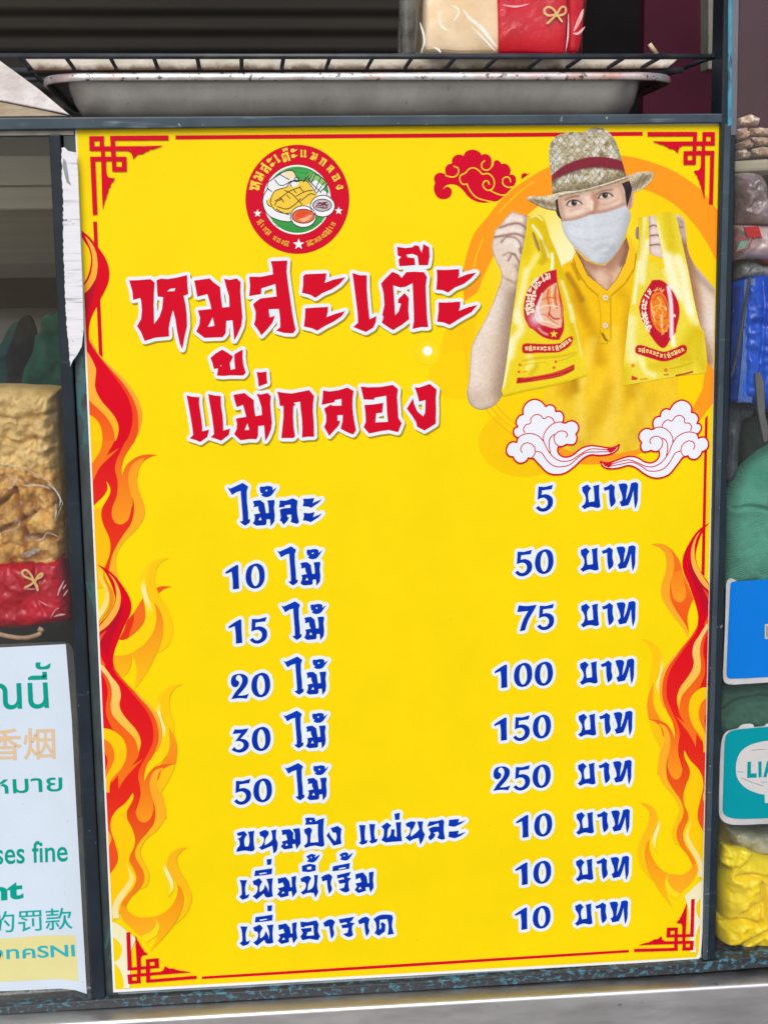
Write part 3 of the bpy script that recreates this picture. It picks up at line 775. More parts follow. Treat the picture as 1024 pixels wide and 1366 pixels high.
# ------------------------------------------------------------------ laminated notice on the left glass
TEA = (0,160,142)
ntc = thing('smoking_notice', 'laminated white notice with green Thai and Chinese lettering on the left glass', 'notice')
lam = prism('laminate', np.array([(-70,863),(60,857),(86,856.5),(93,859),(97.5,866),(100.5,900),(108,1060),(121.6,1330),(119,1334.5),(-70,1345)],float), 0.0050, 0.0006, glass_like('laminate film',(0.86,0.88,0.87),0.08,1.6,0.10,0.15,20), ntc, 0)
p = Printed(-420); p.shape(np.array([(-70,869.5),(0,865.3),(87,860.8),(95,960),(102.8,1110),(115.2,1329),(100,1324),(80,1322),(0,1325.5),(-70,1328)],float), (214,229,244))
p.build('paper_sheet', ntc, INK)
p = Printed(-410); p.shape(np.array([(-70,1259),(0,1255),(60,1250.5),(100,1250.5),(104,1312),(80,1309),(0,1313),(-70,1317)],float), (230,224,158)); p.build('yellow_band', ntc, INK)
def letter(body, q, thick=0.0, shear=0.0):
    """built-in lettering fitted to a four-sided patch of the picture: tl, tr, br, bl"""
    cu = bpy.data.curves.new('t','FONT'); cu.body = body; cu.offset = thick; cu.resolution_u = 6
    o = bpy.data.objects.new('t', cu); COL.objects.link(o)
    m = bpy.data.meshes.new_from_object(o.evaluated_get(bpy.context.evaluated_depsgraph_get()))
    v = np.zeros(len(m.vertices)*3, np.float32); m.vertices.foreach_get('co', v); v = v.reshape(-1,3)[:,:2].astype(float)
    fs = [tuple(f.vertices) for f in m.polygons]
    bpy.data.objects.remove(o); bpy.data.curves.remove(cu); bpy.data.meshes.remove(m)
    a, b = v.min(0), v.max(0); u = (v-a)/(b-a); q = np.array(q,float)
    P = (q[3]*(1-u[:,:1])+q[2]*u[:,:1])*(1-u[:,1:])+(q[0]*(1-u[:,:1])+q[1]*u[:,:1])*u[:,1:]
    return P, fs
NV = V(0,840,130,658); NW = V(0,1090,160,792)
def put(body, view, s, col, thick=0.0, sub=None):
    p = Printed(-400) if sub is None else sub
    P, fs = letter(body, poly(view, s), thick); p._add(P, fs, np.tile(ink(col),(len(P),1)))
    if sub is None: p.build('notice_lettering', ntc, INK)
    return p
sub = Printed(-400); put("ณนี", NV, "-88,302 312,292 328,540 -85,553", TEA, 0.012, sub)
sub.shape(trace(NV,"238,230! 272,228! 268,250 280,258 310,250 337,232! 330,268 300,276 262,276 238,262"), TEA); sub.build('notice_lettering', ntc, INK)
put("请勿吸香烟", NV, "-790,690 365,670 372,885 -790,920", (226,198,160), 0.012)
put("ฎหมาย", NV, "-210,1030 416,1006 420,1132 -200,1165", TEA, 0.012)
put("trespasses fine", NW, "-520,205 440,160 446,350 -520,395", TEA, 0.012)
put("nt", NW, "-78,457 148,438 152,552 -76,575", TEA, 0.035)
put("的罚款", NW, "-70,640 470,608 478,752 -66,785", (10,172,168), 0.006)
put("8ลทคSNI", NW, "-160,880 488,855 494,935 -158,962", (52,182,196), 0.02)

# ------------------------------------------------------------------ stickers on the right glass
def sticker(nm, lab, border, face, fcol, extra=None, cat='sign'):
    t = thing(nm, lab, cat)
    prism('backing', border, 0.0045, 0.0008, noisy('grey sticker backing '+nm,(0.36,0.36,0.37),(0.46,0.46,0.47),30,0.5,specks=(90,.66,(0.3,0.3,0.3))), t, 0)
    p = Printed(-410); p.shape(face, fcol); p.build('face', t, INK)
    if extra: extra(t)
    return t
VS = V(930,700,1024,306)
bd = trace(VS,"124,262! 132,240 150,234! 168,243 170,250! 560,225! 560,672! 330,684 200,692 140,694 118,684 111,660 113,600 118,480 121,380")
fc = trace(VS,"148,262! 156,253 166,250! 560,225! 560,655! 330,666 150,674 136,668 131,655! 138,470")
def pbit(t):
    q = Printed(-380); q.shape(poly(VS,"298,436 420,430 420,496 298,500"), (206,192,170)); q.shape(poly(VS,"303,444 420,438 420,490 303,494"), (150,150,140)); q.build('printed_mark', t, INK)
sticker('blue_sign', 'bright blue sign with a worn grey border on the right glass', bd, fc, (8,122,222), pbit)
bd2 = trace(VS,"93,1250! 94,1150 99,1000 103,950 112,918 130,898 160,890 178,885! 190,872 215,866 240,868 245,880! 290,876 300,866 330,866! 560,862! 560,1290! 300,1300 160,1304 120,1294 100,1275")
fc2 = trace(VS,"114,1240! 118,1100 122,980 128,925 145,905 175,895! 300,884 560,872! 560,1270! 300,1282 175,1284 135,1275 118,1260")
def chatmark(t):
    q = Printed(-380)
    q.shape(trace(VS,"172,1070! 176,1030 195,990 235,962 300,945 380,938! 470,960 520,1060 470,1150 380,1180! 330,1180 330,1215! 298,1215! 296,1178! 270,1174 215,1150 180,1110"), (208,208,208))
    q.build('speech_bubble', t, INK)
    q = Printed(-360); TL_ = (0,150,158)
    q.shape(poly(VS,"222,1035 238,1035 237,1086 262,1085 262,1104 220,1106"), TL_); q.shape(poly(VS,"269,1034 283,1034 284,1102 270,1103"), TL_)
    q.shape(poly(VS,"290,1102 308,1032 322,1032 342,1101 327,1101 323,1082 309,1083 305,1102"), TL_)
    q.shape(grow([],0,8,0.05,lines=[(poly(VS,s),0.5) for s in ("178,1078 205,1080","195,1105 250,1128 290,1140","282,1125 306,1122","240,985 300,980")]), (120,112,104))
    q.build('sign_lettering', t, INK)
sticker('chat_sign', 'teal sign with a pale speech bubble on the right glass under the blue sign', bd2, fc2, (0,150,164), chatmark)

# ------------------------------------------------------------------ goods behind the right glass
VR = V(940,130,1024,459); VQ = V(940,350,1024,396); VY = V(924,1060,1024,446)
sn = thing('snack_tray', 'pale tray of brown wrapped snacks at the top of the right glass', 'snack tray')
prism('tray_wall', poly(VR,"215,462 700,430 700,520 215,545"), 0.055, 0.10, noisy('pale tray card',(0.36,0.30,0.22),(0.52,0.45,0.35),14,0.6), sn, 0.003)
SNK = noisy('brown snack wrap', (0.30,0.15,0.10), (0.56,0.38,0.28), 60, 0.25, 70, 0.8, 0.004, specks=(120,.60,(0.75,0.68,0.62)))  # pale specks put glints of light into the wrap colour
def snack(i, q, lab):
    o = pillow('wrapped_snack', poly(VR,q), 0.075+0.012*i, 0.006, SNK, None, 1.6, 0.006, 0.007, 5, 0.02, i, [(poly(VR,q)[:3].mean(0)+np.array([[-6,0],[6,1.]]), 1.5, .003)], True); tag(o, lab, 'snack', 'snacks in the pale tray')
for i, q in enumerate(("230,385 290,370 330,400 320,440 240,450","335,375 420,355 520,370 520,430 360,432","240,330 310,300 350,330 340,365 250,375","320,290 420,285 520,300 510,350 370,350","235,230 300,215 330,260 310,300 240,310","320,225 400,215 500,230 480,285 330,285","245,150 330,120 400,150 380,205 250,210")):
    snack(i, q, ('glossy dark snack at the near left of the tray','silvery dark snack at the near right of the tray','brown snack in the second row beside the post','brown snack in the second row at the picture edge','brown snack in the third row beside the post','brown snack in the third row at the picture edge','brown snack at the far end of the tray')[i])
cp = pillow('clear_packet', trace(VR,"200,560! 290,545 400,570 440,640 455,800 460,930! 200,930!"), 0.05, 0.02, None, None, 2.2, 0.008, 0.02, 18, 0.05, 4, None, True)
cp.data.materials.append(noisy('purple grey packet', (0.075,0.022,0.034), (0.42,0.33,0.35), 16, 0.2, 50, .7, 0.004, coat=.5)); tag(cp, 'purple grey clear packet below the snack tray', 'packet')
pk2 = thing('pink_packet', 'pale pink film packet with a red ribbon print on the right shelf', 'packet')
pillow('wrapper', trace(VR,"200,930! 300,925 460,935 620,930! 620,1200! 460,1190 330,1180 200,1190!"), 0.045, 0.018, noisy('pink film',(0.36,0.20,0.22),(0.60,0.45,0.46),16,0.25,40,.5,0.003,coat=.5), pk2, 2.2, 0.004, 0.02, 16, 0.05, 6)
def print3(name, q, mat, parent, Y):
    lp = q; P, fs = fill2d([lp]); X = at(P,Y); n = len(P); Xb = X.copy(); Xb[:,1] += 0.004
    return prism(name, q, Y, 0.003, mat, parent, 0)
print3('ribbon_print', poly(VR,"285,945 392,935 418,1028 386,1008 366,1030 340,1010 322,1028 305,1000"), REDP, pk2, 0.0225)
bow('script_print', noisy('red script',(0.4,0.03,0.05),(0.5,0.05,0.07),20,.5), pk2, [line(VR,s) for s in ("220,1040 240,1010 255,1035 275,1015 290,1035 310,1020","345,1030 320,1090 300,1110 225,1115")], 1.3, 0.0225)
print3('green_print', poly(VR,"258,1045 322,1040 300,1098 232,1112"), noisy('green print',(0.10,0.22,0.17),(0.25,0.36,0.30),80,.5), pk2, 0.0235)
rd_ = pillow('red_packet', trace(VR,"380,1130! 460,1105 620,1100! 620,1260! 400,1200"), 0.05, 0.012, noisy('rose red film',(0.30,0.03,0.06),(0.45,0.10,0.13),20,.3), None, 2.4, 0.004, 0.02, 12, 0.03, 2); tag(rd_, 'rose red packet corner tucked under the pink packet', 'packet')
dk = pillow('dark_packet', trace(VR,"205,1200! 300,1180 420,1215 620,1230! 620,1330! 205,1330!"), 0.055, 0.014, noisy('dim teal film',(0.035,0.055,0.060),(0.22,0.22,0.22),28,.25,50,.7,0.004), None, 2.2, 0.007, 0.018, 12, 0.03, 9, None, True); tag(dk, 'crumpled dim teal and grey packet above the blue bag', 'packet')
BLU = noisy('blue plastic', (0.001,0.050,0.46), (0.006,0.11,0.70), 10, 0.25, 22, .4, 0.004, specks=(120,.72,(0.45,0.5,0.6)), spec=.4, stretch=(2,1,.6))
bb = pillow('blue_bag', trace(VQ,"170,140! 215,105 280,82 340,72 420,78 760,60! 760,940! 420,940 330,920 280,885 150,875!"), 0.050, 0.024, BLU, None, 2.2, 0.006, 0.03, 16, 0.05, 7, [(line(VQ,"330,90 320,300 300,600 290,880"),3,.004),(line(VQ,"215,120 200,420 210,870"),3,.003)], True)
tag(bb, 'glossy blue plastic bag with pale creases behind the right glass', 'bag')
pale = prism('pale_stripe', poly(VQ,"248,110 318,100 316,300 296,880 206,880 236,560"), 0.0262, 0.003, noisy('worn pale blue', (0.03,0.11,0.45),(0.14,0.24,0.55),25,.35,specks=(140,.62,(0.02,0.05,0.2))), bb, 0)
sp_ = tube('black_strap', at(line(VQ,"285,90 265,200 235,380 205,560 165,720"),0.022), 0.0016, noisy('grey strap',(0.03,0.03,0.035),(0.07,0.07,0.075),60,.6)); tag(sp_, 'thin dark strap running down the blue bag', 'strap')
s2 = prism('grey_strip', poly(VQ,"314,695 352,692 372,760 380,960 420,1120 370,1130 335,940"), 0.019, 0.004, noisy('grey plastic strip',(0.07,0.07,0.075),(0.12,0.12,0.12),40,.5), None, .0006); tag(s2, 'grey plastic strip with a square top in front of the blue bag', 'strip')
gc = pillow('grey_film', trace(VQ,"140,880! 280,890 300,960 230,1000 190,1366 120,1366!"), 0.06, 0.012, noisy('grey film',(0.035,0.042,0.055),(0.10,0.11,0.14),20,.4,40,.5,.003,specks=(140,.68,(0.3,0.32,0.36))), None, 1.8, .005, .016, 50, .004, 3, None, True); tag(gc, 'dull grey film hanging below the blue bag beside the post', 'film')
dg_ = pillow('dark_cloth', trace(VQ,"250,930! 480,920 760,940! 760,1300! 200,1366! 215,1010"), 0.085, 0.015, noisy('black green cloth',(0.008,0.018,0.016),(0.020,0.038,0.033),16,.8,50,.5), None, 3, .006, .03, 18, .03, 5); tag(dg_, 'nearly black cloth between the blue bag and the green apron', 'cloth')
def ribbed():
    m, nt, lk, b = new_mat('ribbed green cloth')
    co = obj_coord(nt, lk)
    mp = nt.new('ShaderNodeMapping'); mp.inputs['Rotation'].default_value = (0, math.radians(-62), 0); lk.new(co, mp.inputs[0])
    w = nt.new('ShaderNodeTexWave'); w.wave_type = 'BANDS'; w.bands_direction = 'X'; w.inputs['Scale'].default_value = 150; w.inputs['Distortion'].default_value = .8; w.inputs['Detail'].default_value = 2
    lk.new(mp.outputs[0], w.inputs['Vector'])
    n = noise_tex(nt, lk, co, 9, 5)
    c = ramp(nt, lk, n, [(0.35,(0.055,0.27,0.19)),(0.65,(0.11,0.40,0.30))])
    lk.new(mixc(nt, lk, fmap(nt, lk, w.outputs['Fac'],0,1,0,.25), c, (0.05,0.22,0.165)), b.inputs['Base Color']); b.inputs['Roughness'].default_value = .85
    bump(nt, lk, b, w.outputs['Fac'], .5, .001); return m
VZ = V(860,480,1024,590)
RIBG = ribbed()
gap = pillow('green_apron', trace(VZ,"375,700! 430,590 500,500 580,430 760,330! 760,1100! 375,1100!"), 0.045, 0.022, RIBG, None, 2.4, .006, .04, 24, .05, 3, [(line(VZ,"400,705 480,690 590,715 760,760"),2.5,.005)]); tag(gap, 'pale green ribbed apron cloth bundled above the blue sign', 'cloth')
gap2 = pillow('green_pouch', trace(VS,"70,690! 300,660 560,650! 560,930! 70,930!"), 0.055, 0.020, noisy('deep green cloth',(0.026,0.11,0.08),(0.065,0.19,0.145),16,.8,50,.4), None, 2.4, .008, .04, 20, .05, 8, [(line(VS,"100,800 160,750 260,730 330,740"),4,.008)]); tag(gap2, 'deep green cloth pouch showing between the blue sign and the teal sign', 'cloth')
YP = noisy('yellow plastic', (0.84,0.58,0.004), (0.90,0.70,0.012), 14, 0.25, 22, .35, .004, spec=.4, specks=(130,.73,(0.15,0.1,0.02)))
yb = thing('yellow_bag', 'crumpled yellow plastic carrier bag at the bottom of the right glass', 'bag')
cre = [(line(VY,s), 3.0, 0.008) for s in ("215,440 330,430 446,460","250,660 300,620 360,590","360,470 372,600 360,700","150,730 250,690 360,710","130,860 230,850 330,790 446,720","240,880 340,900 446,920")]
pillow('bag_body', trace(VY,"140,470! 160,360 180,302! 240,312 330,330 430,352! 650,380! 650,925! 440,925 380,925 300,895 230,880 160,870 132,840 130,720 145,700! 135,580"), 0.040, 0.026, YP, yb, 1.8, .007, .040, 22, .05, 3, cre, True)
pillow('tied_corner', trace(VY,"160,400! 180,300! 250,315 340,335 330,380 300,420 230,445"), 0.020, 0.008, YP, yb, 1.8, .004, .012, 10, .02, 6, None, True)
cb = pillow('clear_bag', trace(VY,"190,190! 270,185 446,215 650,220! 650,360! 400,350 300,320 250,310"), 0.050, 0.014, noisy('cloudy film',(0.30,0.28,0.14),(0.62,0.60,0.5),16,.2,40,.6,.004,coat=.5), None, 2, .006, .02, 12, .03, 4, None, True); tag(cb, 'cloudy clear plastic folded above the yellow bag', 'film')
ys = pillow('mustard_cloth', trace(VY,"135,100! 200,150 290,290 280,320! 180,300 130,420!"), 0.060, 0.012, noisy('mustard cloth',(0.17,0.13,0.02),(0.28,0.22,0.03),16,.6), None, 2.4, .005, .03, 12, .03, 4); tag(ys, 'mustard film wedged between the post and the yellow bag', 'film')
# ================================================================== the menu poster
RED = (214, 0, 42); BLUE = (0, 50, 176); HALO = (233, 243, 250); YEL = (253, 217, 2)
poster = thing('menu_poster', 'tall yellow price poster with red Thai title and blue price rows on the stall window', 'poster')
poster.location = (0, 0, 0)
PX = lambda y: 100+0.0441*(y-168)                    # the sheet's left and right edges
PR = lambda y: 961-0.02238*(y-163)
def clampx(P, m=2.6, mr=2.0):
    P = P.copy(); P[:,1] = np.minimum(P[:,1], 1319.2-0.0537*(P[:,0]-153.6)); P[:,0] = np.clip(P[:,0], PX(P[:,1])+m, PR(P[:,1])-mr); return P

# --- paper sheet and yellow ground
sheet = np.array([(100,168),(530,165.6),(961,163),(958.5,275),(949,700),(936.8,1240),(934.5,1276),(931,1280.3),(925,1281),(540,1302.5),(151,1324.5)], float)
p = Printed(0); p.shape(sheet, (246,248,250)); p.build('paper_sheet', poster, INK)
gx, gy = [], []
ground = np.array([(102,170.4),(530,168),(959.5,166),(957,278),(946.6,700),(933.5,1240),(931.5,1272),(928,1277.5),(540,1299),(153.6,1320.5)], float)
p = Printed(2)
p.shape(ground, (254,223,2), (248,218,2), 170, 1300)
p.build('yellow_ground', poster, INK)

# --- faint circles and the orange brush ring behind the portrait
p = Printed(6)
p.shape(ell(640,470,52,62), (251,205,2)); p.shape(ell(700,590,62,46), (250,205,2)); p.shape(ell(610,500,38,32), (252,211,3))
RING = (255,158,28)
outer = [(619,402),(618,360),(626,327),(633,310),(649,290),(672.5,261.8),(700,240.5),(732.7,222),(770,211.5),(805,207),(840,208.5),(887.9,222.9),(918,240),(935.7,254.3),(958.6,283)]
inner = [(955.8,349),(938.4,317),(917,289),(894.7,269.4),(860.5,253),(810,243),(770,247),(735,262),(712,279),(690,300),(672,322),(659,340),(646,366),(636.4,390)]
o_ = smooth(np.array(outer), [True]+[False]*(len(outer)-2)+[True], 5, False); i_ = smooth(np.array(inner), [True]+[False]*(len(inner)-2)+[True], 5, False)
p.shape(np.concatenate([o_, i_]), RING)
disc = np.concatenate([i_[1:-1], np.array([(634,420),(632,460),(640,510),(655,545),(690,585),(740,606),(800,612),(860,600),(905,575),(935,540),(953,500)])])
def glow(P):
    d = np.hypot((P[:,0]-757)/70, (P[:,1]-345)/95); t = np.exp(-d*d)[:,None]
    return np.array([254,214,2])*(1-t)+np.array([255,246,190])*t
p.paint(clampx(disc), 5, glow)
p.shape(clampx(np.array([(943,482),(956,494),(953,538),(925,571),(905,592),(882,610),(880,600),(893,586),(915,560),(936,520),(940,495)],float)), RING)
p.shape(smooth(np.array([(735,600),(775,596),(820,590),(860,580),(862,596),(840,612),(800,619),(760,617)],float),[False]*8,4), RING)
st = []
for q in ([(640,535),(660,560),(686,582)],[(648,535),(666,556),(688,574)],[(656,533),(672,552),(690,568)]):
    st.append((smooth(np.array(q,float),[False]*3,5,False), 1.5))
for q in ([(616,440),(621,470),(626,510)],[(625,400),(627,360),(640,318)],[(885,598),(915,566),(930,548)],[(684,262),(700,247),(716,236)]):
    st.append((smooth(np.array(q,float),[False]*3,5,False), 1.1))
p.shape(grow([], 0, 6, 0.05, lines=st[:3]), (250,180,20))
p.shape(grow([], 0, 6, 0.05, lines=st[3:4]), (252,190,20))
p.shape(grow([], 0, 6, 0.05, lines=[(smooth(np.array(q,float),[False]*len(q),5,False),1.6) for q in ([(629,375),(634,345),(644,318)],[(664,284),(690,258),(712,242)],[(900,588),(918,566),(930,548)])]), (254,205,20))
p.build('orange_brush_ring', poster, INK)

# --- frame lines and corner fretwork
for q in ([(234,180.3),(540,178),(856.7,175.4),(856.7,180.8),(540,183.5),(234,185.8)], [(124.2,295.2),(129.5,295.2),(137,477),(131.8,472)],
          [(940,558),(943.6,553.4),(939.4,768),(935,766)], [(269.2,1303),(540,1286),(838.5,1267.4),(838.5,1270.9),(540,1290),(269.2,1306.6)]):
    p = Printed(22); p.shape(np.array(q,float), RED); p.build('border_line', poster, INK)
C1 = V(100,160,260)
pc = [poly(C1,s) for s in (
  "122,137 248,136 248,262 124,262", "300,134 798,130 798,171 300,174", "300,134 340,134 352,352 312,352",
  "220,225 262,225 266,440 236,440", "130,312 440,312 440,350 130,350", "130,312 172,312 193,806 153,809", "314,312 440,312 444,440 318,440", "124,224 462,222 462,262 124,262")]
wing1 = poly(C1,"250,223 600,221 752,216 720,231 690,240 668,249 640,252 622,266 602,270 590,282 572,291 540,292 520,310 497,333 490,300 475,275 450,262 250,262")
wing2 = poly(C1,"222,262 264,262 268,440 274,470 290,490 342,497 325,528 308,540 304,566 288,590 285,612 272,640 270,660 256,690 250,720 238,763 230,600")
holes = [poly(C1,"165,178 210,176 212,224 167,224"), poly(C1,"352,351 398,351 400,398 354,398"), poly(C1,"256,262 304,262 306,312 258,312")]
ss = 8
allp = np.concatenate(pc+[wing1,wing2]); lo = allp.min(0)-2; hi = allp.max(0)+2
w_, h_ = int((hi[0]-lo[0])*ss), int((hi[1]-lo[1])*ss)
mk = np.zeros((h_,w_),bool)
for q in pc+[wing1,wing2]: mk |= fill_mask([q],lo[0],lo[1],w_,h_,ss)
for q in holes: mk &= ~fill_mask([q],lo[0],lo[1],w_,h_,ss)
fret = contours(blur(mk.astype(float)),lo[0],lo[1],ss,0.06)
TLp = [(119.1,181.4),(224.7,180.8),(126.9,286.3)]
for i, q in enumerate((TLp, [(952.8,175.7),(863,176.1),(947.7,272.1)], [(170.9,1312.8),(262.5,1305.3),(171.1,1243.5)], [(924,1267.5),(844.9,1269.6),(923.7,1199.1)])):
    p = Printed(97+i); fn = affine_fit(TLp, q); p.shape([fn(l) for l in fret], RED); p.build('corner_fretwork', poster, INK)

# --- flames
L1=V(100,290,220); L2=V(105,440,225,911); L3=V(105,590,245,1007); L4=V(115,740,265); L5=V(120,890,270); L6=V(130,1060,290,809)
R_=(221,0,32); O1=(240,78,26); O2=(246,122,24); O3=(251,166,32); PE=(252,190,72); CR=(248,208,122); YF=(254,202,4); FA=(254,200,14); CM=(250,238,178); DR=(178,10,44)
up = [ # upper part, left side only
 (L1,"70,145! 150,205 215,278 270,345 335,440 378,540 393,640 382,730 345,825 290,930 245,1020 190,1130 165,1220 158,1300 160,1375! -90,1375! -90,145!",R_,None),
 (L1,"258,560! 262,640 235,760 215,870 190,960 150,1060 122,1180! 100,1100! 60,865! 150,825 200,760 240,680",DR,(200,8,40)),
 (L1,"-80,215! 72,215! 118,290 155,350 178,430 182,500 165,600 135,690 100,745! -80,745!",YEL,None),
 (L1,"108,205! 165,260 215,335 248,430 258,560 240,680 200,760 150,825 100,866! 60,866! 60,790! 104,772! 150,712 185,620 200,500 190,400 160,310",PE,(253,176,50)),
 (L2,"110,60! 150,175 240,280 340,385 425,458 512,560 590,680 632,790 642,890 625,980 590,1080 520,1180 470,1250 440,1375! 300,1375! 300,500!",(254,196,60),(246,130,36)),
 (L2,"98,50! 140,160 210,262 300,370 400,480 480,580 550,700 590,810 602,920 600,1030 560,1130 500,1220 460,1290 440,1375! 250,1375! 250,600!",(238,60,24),(240,88,28)),
 (L2,"-90,-15! 95,-15! 98,70 130,160 190,250 260,340 340,445 430,565 500,685 538,800 545,920 520,1040 470,1150 420,1250 385,1375! -90,1375!",R_,(221,0,32)),
 (L2,"60,660! 130,735 200,800 270,870 330,960 360,1050 365,1110 335,1190 280,1272! 350,1232 420,1190! 385,1240 310,1320 250,1375! -90,1375! -90,660!",O1,O2),
 (L2,"-90,850! 75,850! 130,870 180,910 222,980 240,1080 235,1180 190,1290 120,1375! -90,1375!",YF,YEL),
 (L2,"-90,190! 65,190! 110,255 150,330 175,400 168,500 165,570 185,640 240,730 310,810 370,890 402,970 400,1050 368,1135! 360,1050 330,960 270,870 200,800 130,735 70,658! -90,658!",(251,176,76),(254,186,22)),
 (L2,"-90,380! 80,380! 92,420 82,480 60,505! -90,505!",(250,160,28),None),
 (L2,"-90,1085! 85,1085! 100,1130 95,1190 75,1215! -90,1215!",O2,None),
 (L3,"-90,-15! 448,-15! 390,110 355,210 352,280 372,360 375,440 360,540 330,640 400,700! 500,640 515,525! 530,600 525,690 500,780 440,870 370,980 325,1080 295,1225! 240,1225! 290,1100 305,1000 290,910 240,800 217,710 225,630 270,550 300,490 303,440 285,400 262,370! 275,440 240,510 180,570 105,640! -90,640!",R_,(234,60,24)),
 (L3,"262,370! 285,400 303,440 300,490 270,550 225,630 217,710 240,800 290,910 305,1000 290,1100 250,1200 230,1400! -90,1400! -90,640! 105,640 180,570 240,510 275,440",(255,190,10),(253,196,6)),
 (L3,"345,-15! 265,130! 390,52! 290,150 210,230 160,320 135,382! 125,330 120,240! -90,245! -90,-15!",O2,None),
 (L3,"228,-15! 205,80 150,170 95,245! -90,245! -90,-15!",YF,None),
 (L3,"450,-15! 540,-15! 480,70 430,160 410,250 418,325! 440,250 490,185 570,135 660,115 755,123! 690,138 620,185 575,260 560,340 480,400! 485,440 510,530 505,630 480,730 440,775 395,787 345,765 318,700 325,620 360,530 375,440 370,350 350,270 355,200 390,110",(240,82,30),(250,158,28)),
 (L3,"632,150! 575,165 520,210 485,280 475,370 490,450 515,520 533,600 527,690 500,785 440,872 370,982 320,1090 292,1225! 330,1330! 385,1300! 360,1200 355,1120 375,1050 430,960 510,880 590,790 630,710 635,640 610,550 575,450 560,370 570,280 605,205",(251,160,34),(252,184,38)),
]
